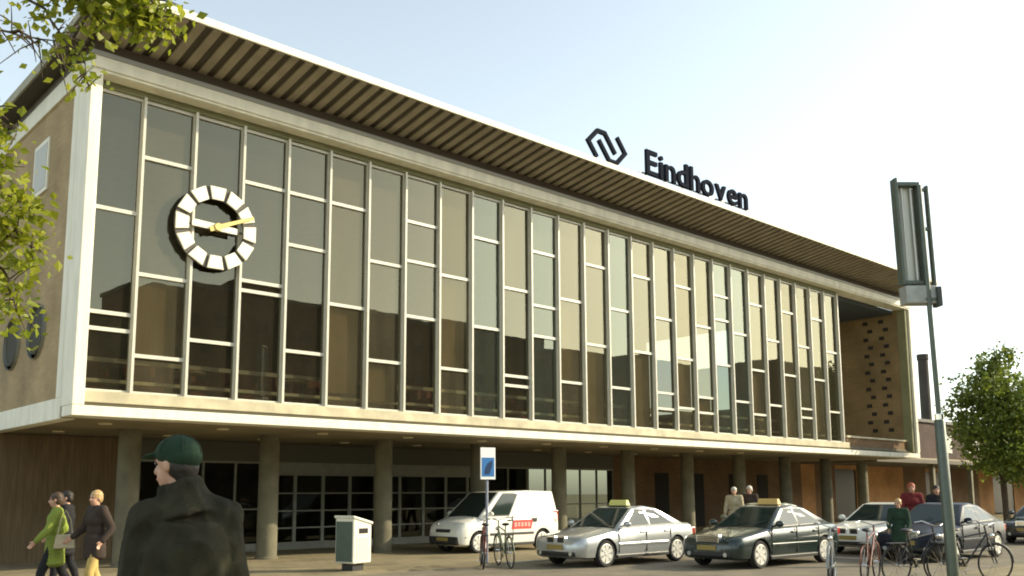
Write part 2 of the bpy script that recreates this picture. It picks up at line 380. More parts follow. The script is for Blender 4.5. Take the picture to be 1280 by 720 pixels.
# loggia at the east end
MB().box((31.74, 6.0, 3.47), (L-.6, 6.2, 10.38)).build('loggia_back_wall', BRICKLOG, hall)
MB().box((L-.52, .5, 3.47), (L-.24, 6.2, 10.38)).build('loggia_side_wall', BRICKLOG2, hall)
MB().box((31.74, .3, 3.47), (L-.52, 6, 3.6)).build('loggia_floor', CONC, hall)
MB().box((31.74, .70, 10.2), (L-.52, 6, 10.38)).build('loggia_ceiling', mat('blue_grey_ceiling', (.06, .075, .085), .8), hall)
MB().box((31.75, .35, 3.5), (L-.52, .5, 3.98)).build('loggia_parapet', BRICKBRN, hall)
MB().box((31.75, .30, 3.98), (L-.521, .54, 4.06)).build('loggia_coping', SILL, hall, bevel=.01)
for i in range(14):
    for yy in (.95, 1.75): MB().box((L-.53, yy+(.22 if i % 2 else 0), 4.5+i*.41), (L-.515, yy+.26+(.22 if i % 2 else 0), 4.68+i*.41)).build('wall_opening', DARK, hall)
# ground floor
for i in range(11):
    x = 2.3+i*3.62
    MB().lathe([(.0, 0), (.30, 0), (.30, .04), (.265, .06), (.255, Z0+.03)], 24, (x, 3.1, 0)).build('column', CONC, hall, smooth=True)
GFY = 6.3
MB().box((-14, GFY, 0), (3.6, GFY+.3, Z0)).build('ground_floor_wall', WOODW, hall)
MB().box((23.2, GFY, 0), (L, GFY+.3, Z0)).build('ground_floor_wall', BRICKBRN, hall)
MB().box((-14, GFY+.3, Z0-.15), (-.003, 18, Z0+.1)).build('low_roof', ROOFM, hall)
MB().box((3.6, GFY+5, 0), (23.2, GFY+5.2, Z0)).build('lobby_back_wall', INWALL, hall)
for x in (26.0, 28.6, 31.6, 34.0, 36.2): MB().box((x, GFY-.02, .1), (x+.95, GFY+.02, 2.5)).build('dark_doorway', DARK, hall)
lint = MB().box((3.6, GFY-.06, 2.62), (23.2, GFY+.1, Z0)).build('entrance_lintel', mat('entrance_panel', (.10, .095, .07), .6), hall)
MB().box((7.4, GFY-.08, 2.28), (16.4, GFY+.08, 2.62)).build('entrance_band', FRAMEG, hall, bevel=.01)
xs = [3.6+i*.98 for i in range(21)]
for i in range(20):
    x0, x1 = xs[i], xs[i+1]
    top = 2.28 if 7.4 < x0 < 16.3 else 2.62
    t = MB()
    wv = .05 if 7.4 < x0 < 16.3 else .028
    t.box((x0, GFY-.04, 0), (x0+wv, GFY+.04, top)); t.box((x1-wv+.003, GFY-.04, 0), (x1, GFY+.04, top))
    t.box((x0+wv, GFY-.04, .0), (x1-wv, GFY+.04, .22)); t.box((x0+wv, GFY-.04, top-.06), (x1-wv, GFY+.04, top))
    if 7.4 < x0 < 16.3:
        for q in (.62, 1.13, 1.66): t.box((x0+wv, GFY-.03, q), (x1-wv, GFY+.03, q+.045))
    else: t.box((x0+wv, GFY-.03, 1.2), (x1-wv, GFY+.03, 1.24))
    d = t.build('entrance_door', FRAMEG, hall)
    MB().add([(x0, GFY+.01, .2), (x1, GFY+.01, .2), (x1, GFY+.01, top), (x0, GFY+.01, top)], [(0,1,2,3)]).build('pane', GLASSD, d)
for i, x in enumerate((1.2, 3.9, 6.6, 9.3, 12, 14.7, 17.4, 20.1, 22.8, 25.5)):
    for yy in (1.6, 4.8):
        MB().lathe([(.0, -.015), (.14, -.015), (.15, .03)], 18, (x, yy, Z0+.005)).build('downlight', mat('downlight_white', (.7, .6, .4), .4), hall, smooth=True)

# interior seats behind the glass
redm = mat('red_upholstery', (.20, .045, .025), .6, var=.15)
seat0 = None
for i, k in enumerate((0, 1, 2, 3, 4, 5, 7, 8, 10, 11, 13, 14, 16, 19, 20, 22)):
    x = MX0+(k-.5)*DX
    if seat0 is None:
        seat0 = thing('armchair', 'red armchair by the upper window', 'chair', (x, 1.35, 3.66), 0, 'red armchairs behind the upper windows')
        MB().box((-.36, -.3, .18), (.36, .32, .45)).build('seat', redm, seat0, bevel=.05)
        MB().box((-.36, .22, .45), (.36, .36, .95)).build('backrest', redm, seat0, bevel=.05)
        for sx in (-.33, .27): MB().box((sx, -.3, .45), (sx+.08, .22, .64)).build('armrest', redm, seat0, bevel=.03)
        lg = MB()
        for sx in (-.3, .26):
            for sy in (-.26, .26): lg.box((sx, sy, 0), (sx+.04, sy+.04, .18))
        lg.build('legs', BLACKP, seat0)
        seat0['label'] = 'red armchair seen through the lower panes of the glazed upper hall'
    else: copy_tree(seat0, None, (x+random.uniform(-.15, .15), 1.35+random.uniform(-.1, .3), 3.66), random.uniform(-.4, .4))
tb0 = None
for k in (1.4, 3.6, 6.2, 9.3, 12.4, 15.2, 18.3, 21.4):
    x = MX0+(k-.5)*DX+.5
    if tb0 is None:
        tb0 = thing('cafe_table', 'pale round table seen through the lower panes of the glazed upper hall', 'table', (x, 1.1, 3.66), 0, 'pale tables behind the upper windows')
        MB().lathe([(0, .70), (.36, .70), (.37, .72), (.36, .74), (0, .74)], 24).build('tabletop', SILL, tb0, smooth=True)
        MB().lathe([(0, 0), (.22, 0), (.22, .02), (.035, .05), (.035, .70)], 16).build('pedestal', STEEL, tb0, smooth=True)
    else: copy_tree(tb0, None, (x, 1.1, 3.66))

# ------------------------------------------------------------------ clock
clk = thing('wall_clock', 'large open ring clock with white hour blocks on the glass facade', 'clock', (2.95, .33, 7.63), 0, None, .95)
CRM = mat('clock_cream', (.80, .76, .62), .5, var=.05); CDK = mat('clock_bronze', (.07, .064, .048), .6); CGO = mat('clock_gold', (.62, .47, .16), .4, .3)
MB().lathe([(1.01, -.02), (1.01, .03), (.70, .03), (.70, -.02), (1.01, -.02)], 64, axis='y').build('ring', CDK, clk, smooth=True)
for i in range(12):
    a = 2*math.pi*(i+.5)/12 if False else 2*math.pi*i/12
    c = Vector((math.sin(a), 0, math.cos(a))); tdir = Vector((math.cos(a), 0, -math.sin(a)))
    p = []
    for yy in (-.075, -.022):
        for (rr, ww) in ((.68, -.14), (.68, .14), (1.0, .205), (1.0, -.205)): q = c*rr+tdir*ww; p.append((q.x, yy, q.z))
    MB().hexa(p).build('hour_block', CRM, clk, bevel=.012)
def hand(a, r0, r1, w0, w1, y, m, nm):
    c = Vector((math.sin(a), 0, math.cos(a))); td = Vector((math.cos(a), 0, -math.sin(a))); p = []
    for yy in (y, y+.03):
        for rr, ww in ((r0, -w0), (r0, w0), (r1, w1), (r1, -w1)): q = c*rr+td*ww; p.append((q.x, yy, q.z))
    MB().hexa(p).build(nm, m, clk, bevel=.006)
hand(R(272), -.50, .62, .075, .085, -.10, CRM, 'hour_hand')
hand(R(66), -.22, .98, .06, .035, -.145, CGO, 'minute_hand')
MB().lathe([(0, -.17), (.09, -.17), (.10, -.06), (.05, -.05), (.05, .05), (0, .05)], 24, axis='y').build('hub', CGO, clk, smooth=True)
br_ = MB(); br_.box((-.98, .0, -.02), (.98, .03, .02)); br_.build('bracket', CDK, clk)

# ------------------------------------------------------------------ roof signs
SGN = mat('sign_navy', (.02, .022, .03), 1.0, spec=.0); SGW = mat('sign_white', (.8, .8, .78), .5)
SY = -1.42
nm = thing('name_sign', 'dark raised letters reading Eindhoven along the roof edge', 'sign', (0, SY, 0))
def letters(txt, x0, zb, cap, width, parent):
    cu = []; adv = []
    sz = cap/.70
    pos = 0
    for ch in txt:
        c = bpy.data.curves.new('t', 'FONT'); c.body = ch; c.size = sz; c.extrude = .05; c.offset = .016
        o = bpy.data.objects.new('t', c); COL.objects.link(o)
        me = evaluated(o, 'letter'); bpy.data.objects.remove(o)
        xs_ = [v.co.x for v in me.vertices]; mn, mx = min(xs_), max(xs_)
        cu.append((me, mn, pos)); pos += mx-mn+.085*sz
    s = width/(pos-.085*sz)
    for me, mn, p in cu:
        for v in me.vertices: v.co = Vector((x0+(v.co.x-mn+p)*s, -v.co.z, zb-.06+v.co.y))
        me.materials.append(SGN); me.update()
        o = bpy.data.objects.new('letter', me); COL.objects.link(o); o.parent = parent
letters('Eindhoven', 16.25, 11.72, .80, 5.7, nm)
rl = MB(); rl.box((16.0, .06, 11.66), (22.2, .10, 11.70))
for i in range(7): rl.box((16.3+i*.95, .06, 11.45), (16.34+i*.95, .10, 11.66))
rl.build('support_rail', STEEL, nm)
lg = thing('logo_sign', 'dark twin arrow emblem standing on the roof edge', 'sign', (14.4, SY, 12.03), 0, None, .93)
def stroke(pts, wd, name):
    # flat bar following a polyline in xz
    pts = [Vector((a, 0, b)) for a, b in pts]; mb = MB(); L_, R_ = [], []
    for i, p in enumerate(pts):
        d0 = (pts[i]-pts[i-1]).normalized() if i else (pts[1]-pts[0]).normalized()
        d1 = (pts[i+1]-pts[i]).normalized() if i < len(pts)-1 else d0
        n0 = Vector((-d0.z, 0, d0.x)); n1 = Vector((-d1.z, 0, d1.x)); n_ = (n0+n1).normalized(); k = wd/2/max(.4, n_.dot(n0))
        L_.append(p+n_*k); R_.append(p-n_*k)
    poly = [(q.x, q.z) for q in L_+R_[::-1]]
    for i in range(len(pts)-1):
        mb.prism([(L_[i].x, L_[i].z), (L_[i+1].x, L_[i+1].z), (R_[i+1].x, R_[i+1].z), (R_[i].x, R_[i].z)], -.05, .05)
    mb.build(name, SGN, lg)
A = [(-.42, -.5), (-.86, -.02), (-.44, .42), (-.06, .42), (.50, -.20)]
stroke([(-.50, -.46), (-.90, 0), (-.46, .44), (-.10, .44), (.40, -.14)], .135, 'arrow')
stroke([(.50, .46), (.90, 0), (.46, -.44), (.10, -.44), (-.40, .14)], .135, 'arrow')
sp = MB()
for xx in (-.5, .45): sp.box((xx, .06, -.7), (xx+.05, .1, -.36))
sp.build('support_post', STEEL, lg)

# ------------------------------------------------------------------ annex wing, chimney, houses opposite
an = thing('station_wing', 'low brick station wing continuing beyond the glazed hall', 'building')
MB().box((L+.3, 6.6, 3.3), (95, 16, 6.1)).build('upper_wall', BRICKDK, an)
MB().box((L+.1, 6.45, 6.1), (95.2, 16.2, 6.3)).build('roof', ROOFM, an)
MB().box((L+.12, 2.2, 3.12), (95, 6.6, 3.34)).build('canopy', mat('canopy_edge', (.10, .085, .06), .8, var=.2), an, bevel=.02)
MB().box((L+.12, 2.3, 3.34), (95, 6.5, 3.42)).build('canopy_top', mat('canopy_gravel', (.34, .29, .2), .95, var=.2, scale=8), an)
x = L+.003
for i, (wd, m) in enumerate(((1.5, 1), (2.2, 0), (2.4, 2), (6.0, 1), (3.2, 0), (2.2, 2), (3.0, 0), (3.4, 0), (2.6, 1), (4, 2), (5, 1), (6, 0), (5, 2), (5, 1), (5, 3))):
    mm = (BRICKBRN, BRICKORG, DARK, CONC)[m]
    if m == 2:
        MB().box((x, 6.42, .1), (x+wd, 6.5, 2.9)).build('shop_window', mat('shop_glass', (.022, .024, .02), .35, spec=.12), an)
        MB().box((x, 6.36, 2.9), (x+wd, 6.6, 3.12)).build('window_lintel', BRICKORG, an)
    else: MB().box((x, 6.36+.01*(i % 3), 0), (x+wd-.002, 6.6, 3.12)).build('ground_floor_wall', mm, an)
    x += wd
for i in range(9): MB().box((45.5+i*5.2, 2.5, 0), (45.75+i*5.2, 2.75, 3.12)).build('post', CONC, an)
for i in range(10):
    w_ = MB().box((41+i*5, 6.55, 4.2), (43.4+i*5, 6.598, 5.4)).build('window', ALU, an)
    MB().box((41.08+i*5, 6.53, 4.28), (43.32+i*5, 6.548, 5.32)).build('pane', CARGLASS, w_)
ch = thing('chimney', 'slim dark round chimney behind the right end of the hall', 'chimney', (72.3, 14.0, 0))
MB().lathe([(.46, 0), (.42, 12.7), (.48, 12.75), (.48, 13.2), (.35, 13.2), (.35, 12.6)], 24).build('shaft', mat('dark_render', (.06, .05, .04), .9, var=.3, scale=.8), ch, smooth=True)
MB().lathe([(.50, 6), (.50, 6.2), (.4, 6.2)], 24).build('band', STEEL, ch)
def house(name, label, x0, x1, y0, y1, h, m, steps):
    t = thing(name, label, 'building', ((x0+x1)/2, (y0+y1)/2, 0)); wx, wy = (x1-x0)/2, (y1-y0)/2
    MB().box((-wx, -wy, 0), (wx, wy, h)).build('wall', m, t)
    MB().box((-wx-.2, -wy-.2, h), (wx+.2, wy+.2, h+.5)).build('roof', ROOFM, t)
    for (a, b, hh) in steps: MB().box((a*wx, -wy*.6, h+.5), (b*wx, wy*.6, h+hh)).build('rooftop_block', m, t)
    n = 0
    for fl in range(1, int(h//3.4)):
        wb = MB(); pb = MB(); px = -wx+1.5
        while px < wx-2: wb.box((px, wy-.02, fl*3.4), (px+1.6, wy+.06, fl*3.4+1.7)); pb.box((px+.1, wy+.05, fl*3.4+.1), (px+1.5, wy+.075, fl*3.4+1.6)); px += 3.1
        q = wb.build('window_row', HM, t); pb.build('pane', CARGLASS, q)
HM = mat('opposite_brick', (.13, .09, .06), .9, var=.25, scale=.5); HM2 = mat('opposite_concrete', (.16, .14, .10), .9, var=.25, scale=.5)
house('apartment_block', 'brown block across the square, lowest of the row', -8, 31, -96, -79, 19.5, HM2, [(-.2, .1, 2)])
house('apartment_block', 'wide brown brick block across the square behind the viewer', 33, 74, -94, -79, 25, HM, [(-.6, -.3, 2.2), (.1, .5, 1.4)])
house('apartment_block', 'grey concrete block across the square with two rooftop huts', 76, 150, -98, -80, 23.5, HM2, [(-.9, -.5, 3), (.2, .45, 2.5)])
house('apartment_block', 'tall brown block at the far east end of the square', 153, 200, -98, -78, 27, HM, [(.0, .5, 2)])

# ================================================================== VEHICLES
WHEEL = {}
def wheel(parent, x, y, r_, out):
    t = MB().lathe([(r_*.72, -.088), (r_*.93, -.095), (r_, -.06), (r_, .06), (r_*.93, .095), (r_*.72, .088)], 28, axis='y')
    o = bpy.data.objects.new('wheel', None) if False else t.build('wheel', RUB, parent, smooth=True)
    o.location = (x, y, r_)
    rm = MB(); s = out
    rm.lathe([(r_*.74, s*.088), (r_*.68, s*.092), (r_*.64, s*.05), (0, s*.045)], 28, axis='y')
    for k in range(7):
        a = 2*math.pi*k/7; c = Vector((math.cos(a), 0, math.sin(a))); td = Vector((-math.sin(a), 0, math.cos(a))); p = []
        for yy in (s*.05, s*.082):
            for rr, ww in ((.03, -.035), (.03, .035), (r_*.66, .055), (r_*.66, -.055)): q = c*rr+td*ww; p.append((q.x, yy, q.z))
        rm.hexa(p)
    rm.lathe([(.06, s*.05), (.055, s*.09), (0, s*.092)], 14, axis='y')
    rm.build('rim', RIM, o, smooth=True)
def interp(st, x):
    for a, b in zip(st, st[1:]):
        if a[0] >= x >= b[0]:
            u = (a[0]-x)/(a[0]-b[0]); return [p+(q-p)*u for p, q in zip(a, b)]
def smoothst(st, n=34):
    out = []
    xs_ = [st[0][0]+(st[-1][0]-st[0][0])*i/n for i in range(n+1)]
    xs_ = sorted(set(xs_+[s[0] for s in st]), reverse=True)
    for x in xs_:
        v = [0]*len(st[0])
        for d, wt in ((-.05, .25), (0, .5), (.05, .25)):
            q = interp(st, max(st[-1][0], min(st[0][0], x+d))); v = [a+b*wt for a, b in zip(v, q)]
        v[0] = x; out.append(v)
    return out
def vehicle(t, P, paint, gl=None):
    st = smoothst(P['st']); rings = []
    mb = MB(); half = []
    for (x, zb, zt, w_) in st:
        h = zt-zb
        r_ = [(0, zb), (w_*.80, zb), (w_*.95, zb+.08*h), (w_*.995, zb+.30*h), (w_, zb+.55*h), (w_*.985, zb+.80*h), (w_*.945, zb+.93*h), (w_*.86, zb+.99*h), (w_*.4, zt+.012), (0, zt+.016)]
        ring = r_+[(-a, b) for a, b in r_[-2:0:-1]]
        rings.append([(x, a, b) for a, b in ring])
    n = len(rings[0]); vs = [v for q in rings for v in q]; fs = []
    for i in range(len(rings)-1):
        for k in range(n): fs.append((i*n+k, (i+1)*n+k, (i+1)*n+(k+1) % n, i*n+(k+1) % n))
    fs.append(tuple(range(n))); fs.append(tuple((len(rings)-1)*n+k for k in range(n)))
    mb.add(vs, fs); body = mb.build('tmpb', paint, smooth=True)
    rw = P['r']; cut = MB()
    for x in P['wx']:
        for s in (-1, 1):
            c = MB().lathe([(0, -.26), (rw+.05, -.26), (rw+.05, .16), (0, .16)], 28, (x, s*(P['w']-.1), rw), 'y'); cut.add(c.v, c.f)
    cb = cut.build('tmpc', BLACKP, fix=True)
    bo = body.modifiers.new('b', 'BOOLEAN'); bo.operation = 'DIFFERENCE'; bo.object = cb; bo.solver = 'EXACT'
    try: bo.material_mode = 'TRANSFER'
    except Exception: pass
    me = evaluated(body, 'body'); bpy.data.objects.remove(body); bpy.data.objects.remove(cb)
    me.polygons.foreach_set('use_smooth', [True]*len(me.polygons))
    try: me.set_sharp_from_angle(angle=R(38))
    except Exception: pass
    o = bpy.data.objects.new('body', me); COL.objects.link(o); o.parent = t
    for x in P['wx']:
        for s in (-1, 1): wheel(t, x, s*(P['w']-.115), rw, s)
    # greenhouse
    (xbf, zbf, xrf, zrf, xrr, zrr, xbr, zbr, wb, wr) = P['gh']
    C = {}
    for s in (-1, 1):
        C[s] = [Vector((xbf, s*wb, zbf)), Vector((xbr, s*wb, zbr)), Vector((xrr, s*wr, zrr)), Vector((xrf, s*wr, zrf))]
    p = [C[-1][0], C[-1][1], C[1][1], C[1][0], C[-1][3], C[-1][2], C[1][2], C[1][3]]
    # roof split for a slight crown
    xm = (xrf+xrr)/2; g = MB(); zc = .045
    lo = [C[-1][0]-Vector((0,0,.1)), C[-1][1]-Vector((0,0,.1)), C[1][1]-Vector((0,0,.1)), C[1][0]-Vector((0,0,.1))]
    mid = [Vector((xm, -wr, zrf+zc)), Vector((xm, wr, zrf+zc))]
    g.add(lo+p[:4]+[p[4], mid[0], p[5], p[6], mid[1], p[7]],
          [(0,1,2,3)]+[(i, (i+1) % 4, 4+(i+1) % 4, 4+i) for i in range(4)]+[(4,5,10,9,8), (7,13,12,11,6), (4,8,13,7), (5,6,11,10), (8,9,12,13), (9,10,11,12)])
    gh = g.build('cabin', paint, t, bevel=.07, smooth=True); gh.modifiers['bevel'].segments = 3
    def pan(c4, u0, u1, v0, v1, name, m, off=.006, inner=None):
        a, b, c, d = c4   # a,b bottom; d,c top
        nrm = (b-a).cross(d-a).normalized()
        f_ = lambda u, v: a*(1-u)*(1-v)+b*u*(1-v)+c*u*v+d*(1-u)*v
        if nrm.dot(f_(.5, .5)-Vector((xm, 0, zbf))) < 0: nrm = -nrm
        k = MB(); nu = 6
        q = [(u0, v0), (u1, v0), (u1, v1), (u0, v1)]
        pts = [f_(u, v) for u, v in q]
        k.add([x_+nrm*off for x_ in pts]+[x_-nrm*.05 for x_ in pts], [(0,1,2,3), (4,7,6,5), (0,4,5,1), (1,5,6,2), (2,6,7,3), (3,7,4,0)])
        q2 = [(u0-.012, v0-.05), (u1+.012, v0-.05), (u1+.012, v1+.05), (u0-.012, v1+.05)]
        ob = k.build(name, m, t)
        k2 = MB(); p2 = [f_(u, v) for u, v in q2]
        k2.add([x_+nrm*off*.45 for x_ in p2]+[x_-nrm*.045 for x_ in p2], [(0,1,2,3), (4,7,6,5), (0,4,5,1), (1,5,6,2), (2,6,7,3), (3,7,4,0)])
        k2.build('seal', BLACKP, ob)
        return ob
    pan([C[-1][0], C[1][0], C[1][3], C[-1][3]], .07, .93, .03, .93, 'windscreen', CARGLASS)
    if P.get('rearwin', 1): pan([C[-1][1], C[1][1], C[1][2], C[-1][2]], .08, .92, .12, .9, 'rear_window', CARGLASS)
    for s in (-1, 1):
        for (u0, u1) in P['win']: pan(C[s], u0, u1, .08, .90, 'side_window', CARGLASS if not gl else gl)
    # seams, handles, mirrors, lamps
    def yat(x, z):
        q = interp(P['st'], x); return q[3]
    for s in (-1, 1):
        for x in P['seam']:
            y = yat(x, .6); z0, z1 = P['sz']
            se = MB(); se.box((x-.008, s*y*.995-.012, z0), (x+.008, s*y*.995+.012, z1)); se.build('door_seam', BLACKP, t)

        for x in P['hand']:
            y = yat(x, .7)*1.0; MB().box((x-.09, s*y-.02, P['hz']), (x+.09, s*y+.022, P['hz']+.035)).build('door_handle', P.get('trim', BLACKP), t, bevel=.008)
        tr = MB(); xa, xb = P['wx'][1]+rw+.1, P['wx'][0]-rw-.1
        ya = yat((xa+xb)/2, .5); tr.box((xa, s*ya*.985-.02, P['tz']), (xb, s*ya*.985+.028, P['tz']+.07)); tr.build('side_trim', P.get('trim', BLACKP), t, bevel=.01)
        mr = MB().ball((P['mx'], s*(wb+.14), zbf+.10), (.07, .11, .075), 14, 10); mr.tube([(P['mx'], s*(wb-.02), zbf+.05), (P['mx'], s*(wb+.1), zbf+.08)], .025)
        mr.build('wing_mirror', P.get('mir', paint), t, smooth=True)
    xf = P['st'][0][0]
    for s in (-1, 1):
        for x in (P['wx'][0]+rw+.12, P['wx'][1]-rw-.12):
            y = yat(x, .5); k = MB(); k.box((x-.10, s*y*.96-.02, .46), (x+.10, s*y*.96+.025, .475)); k.build('bumper_seam', BLACKP, t)
        y = yat(0, .4); k = MB(); k.box((P['wx'][1]+rw+.06, s*y*.975-.03, .19), (P['wx'][0]-rw-.06, s*y*.975+.012, .27)); k.build('rocker_panel', BLACKP, t, bevel=.012)
    for s in (-1, 1):
        x, y0, y1, z0, z1 = P['lamp']
        yo = interp(P['st'], x-.16)[3]*.97
        MB().hexa([(x+.02, s*y0, z0), (x-.13, s*y1, z0+.01), (x-.3, s*y1, z0+.02), (x-.3, s*y0, z0), (x-.02, s*y0, z1), (x-.17, s*y1, z1), (x-.34, s*y1, z1), (x-.34, s*y0, z1)]).build('headlight', LAMPG, t, bevel=.02)
        x, y0, y1, z0, z1 = P['tail']
        MB().box((x, min(s*y0, s*y1), z0), (x+.25, max(s*y0, s*y1), z1)).build('tail_lamp', TAIL, t, bevel=.02)
    return o
SED = dict(st=[(2.25, .34, .52, .55), (2.19, .24, .66, .74), (2.02, .2, .72, .83), (1.5, .19, .80, .87), (.85, .18, .90, .885), (0, .18, .93, .89), (-1., .18, .95, .885), (-1.5, .19, .97, .87), (-2.0, .2, .96, .83), (-2.2, .25, .90, .76), (-2.26, .34, .68, .6)],
           w=.88, r=.315, wx=(1.38, -1.35), gh=(.93, .89, .12, 1.37, -.80, 1.36, -1.72, .95, .80, .58), win=((.13, .46), (.50, .84)), seam=(.95, -.08, -1.05), sz=(.32, .9),
           hand=(.05, -.9), hz=.78, tz=.48, mx=.72, lamp=(2.17, .40, .74, .56, .69), tail=(-2.27, .42, .76, .66, .84))
VAN = dict(st=[(2.02, .34, .60, .58), (1.96, .24, .78, .74), (1.78, .2, .90, .80), (1.3, .18, 1.04, .83), (.9, .18, 1.1, .835), (0, .18, 1.12, .84), (-1.6, .18, 1.12, .84), (-1.9, .2, 1.12, .83), (-2.0, .26, 1.1, .80), (-2.03, .36, 1.08, .76)],
           w=.83, r=.31, wx=(1.30, -1.30), gh=(1.28, 1.03, .42, 1.78, -1.86, 1.80, -2.0, 1.04, .815, .70), win=((.085, .34),), rearwin=1, seam=(1.02, -.02), sz=(.32, 1.05),
           hand=(.1,), hz=.92, tz=.5, mx=.98, lamp=(1.94, .36, .74, .62, .86), tail=(-2.03, .62, .8, .9, 1.2))
def sedan_front(t, kind):
    if kind == 'kidney':
        for s in (-1, 1):
            g = MB().box((2.13, s*.17-.13, .56), (2.235, s*.17+.13, .72)); k = g.build('grille', CHROME, t, bevel=.02)
            MB().box((2.232, s*.17-.10, .58), (2.24, s*.17+.10, .70)).build('grille_slots', BLACKP, k)
    else:
        k = MB().box((2.10, -.32, .54), (2.228, .32, .76)).build('grille', CHROME, t, bevel=.02)
        sl2 = MB()
        for i in range(5): sl2.box((2.226, -.28, .56+i*.036), (2.234, .28, .58+i*.036))
        sl2.build('grille_slots', BLACKP, k)
    MB().box((2.16, -.62, .27), (2.262, .62, .38)).build('lower_intake', BLACKP, t, bevel=.03)
    MB().box((2.255, -.26, .42), (2.275, .26, .53)).build('number_plate', YEL, t, bevel=.004)
    MB().box((-2.285, -.26, .62), (-2.26, .26, .73)).build('number_plate', YEL, t, bevel=.004)
    for s in (-1, 1): MB().lathe([(0, 0), (.05, 0), (.055, -.03)], 14, (2.265, s*.5, .33), 'x').build('fog_lamp', LAMPG, t)
    # wipers
    wp = MB()
    for yy in (-.35, .15): wp.tube([(.96, yy, .92), (.72, yy+.42, 1.06)], .009, 6)
    wp.build('wiper', BLACKP, t)
def taxi_sign(t, x, m):
    r_ = MB().hexa([(x-.09, -.30, 1.415), (x+.09, -.30, 1.415), (x+.09, .30, 1.415), (x-.09, .30, 1.415), (x-.05, -.27, 1.56), (x+.05, -.27, 1.56), (x+.05, .27, 1.56), (x-.05, .27, 1.56)]).build('roof_sign', m, t, bevel=.02)
    MB().box((x-.11, -.32, 1.395), (x+.11, .32, 1.416)).build('sign_base', BLACKP, r_)
P_SIL = mat('silver_paint', (.44, .46, .46), .28, .55, coat=.7); P_GRN = mat('dark_green_paint', (.014, .027, .024), .26, .1, coat=.6)
P_BLU = mat('dark_blue_paint', (.008, .012, .022), .4, .0, spec=.25, coat=.1); P_WHT = mat('white_paint', (.80, .79, .70), .35, coat=.5)
P_OLV = mat('olive_paint', (.16, .165, .10), .3, .3, coat=.8); P_BLK = mat('black_paint', (.018, .02, .022), .2, coat=1)
SIGNY = mat('taxi_sign_yellow', (.62, .60, .18), .4); SIGNO = mat('taxi_sign_orange', (.62, .40, .12), .4)
HG = math.pi
v = thing('delivery_van', 'white delivery van with a red panel on its side under the hall overhang', 'van', (12.35, 1.45, 0), HG, None, .95)
vehicle(v, VAN, P_WHT)
RED = mat('red_lettering', (.58, .045, .035), .5, var=.1)
for s in (-1, 1):
    k = MB()
    k.add([(x_, s*.846, z_) for x_, z_ in ((.05, .66), (-.78, .66), (-.86, .93), (-.03, .93))], [(0,1,2,3)])
    k.build('side_lettering', RED, v)
    k = MB()
    for i in range(5): k.box((-.08-.14*i, s*.8485-.0008, .73+.01*(i % 2)), (-.17-.14*i, s*.8485+.0008, .86))
    k.build('side_lettering', mat('pale_lettering', (.6, .35, .3), .5), v)
    k = MB().add([(x_, s*.846, z_) for x_, z_ in ((-.88, .86), (-1.02, .86), (-1.06, .98), (-.8, .98))], [(0,1,2,3)])
    k.build('side_lettering', BLACKP, v)
MB().box((1.90, -.66, .25), (2.045, .66, .50)).build('bumper', BLACKP, v, bevel=.05)
MB().box((1.95, -.34, .60), (2.03, .34, .70)).build('grille', BLACKP, v, bevel=.02)
MB().box((2.04, -.26, .36), (2.058, .26, .46)).build('number_plate', YEL, v)
for s in (-1, 1): MB().box((-1.95, s*.80-.05, .84), (-1.84, s*.80+.045, .98)).build('fuel_cap', P_WHT, v, bevel=.02)
v = thing('saloon_taxi', 'silver saloon taxi with a roof sign parked in the first lane', 'car', (11.22, -4.28, .004), HG, None, .945)
P = dict(SED); P['trim'] = P_SIL
vehicle(v, P, P_SIL); sedan_front(v, 'kidney'); taxi_sign(v, -.1, SIGNY)
v = thing('saloon_taxi', 'dark green saloon taxi with orange and yellow roof sign, nose by the silver one', 'car', (13.25, -7.0, .004), HG-.03, None, .955)
P = dict(SED); P['trim'] = P_GRN
vehicle(v, P, P_GRN); sedan_front(v, 'wide'); taxi_sign(v, -.3, SIGNO)
v = thing('saloon_car', 'dark blue saloon parked behind the lamp mast and bicycles', 'car', (17.9, -9.2, .004), HG, None, .96)
P = dict(SED); P['trim'] = P_BLU
vehicle(v, P, P_BLU); sedan_front(v, 'wide')
v = thing('saloon_car', 'white saloon between the dark green taxi and the dark blue car', 'car', (19.4, -7.0, .004), HG, None, .95)
P = dict(SED); P['trim'] = P_WHT
vehicle(v, P, P_WHT); sedan_front(v, 'kidney')
v = thing('saloon_car', 'olive saloon half hidden behind the dark green taxi', 'car', (17.6, -4.3, .004), HG, None, .95)
P = dict(SED); P['trim'] = P_OLV
vehicle(v, P, P_OLV); sedan_front(v, 'wide')
v = thing('saloon_car', 'black saloon at the far right edge near the tree', 'car', (27.6, -8.6, .004), HG, None, .95)
P = dict(SED); P['trim'] = P_BLK
vehicle(v, P, P_BLK); sedan_front(v, 'wide')

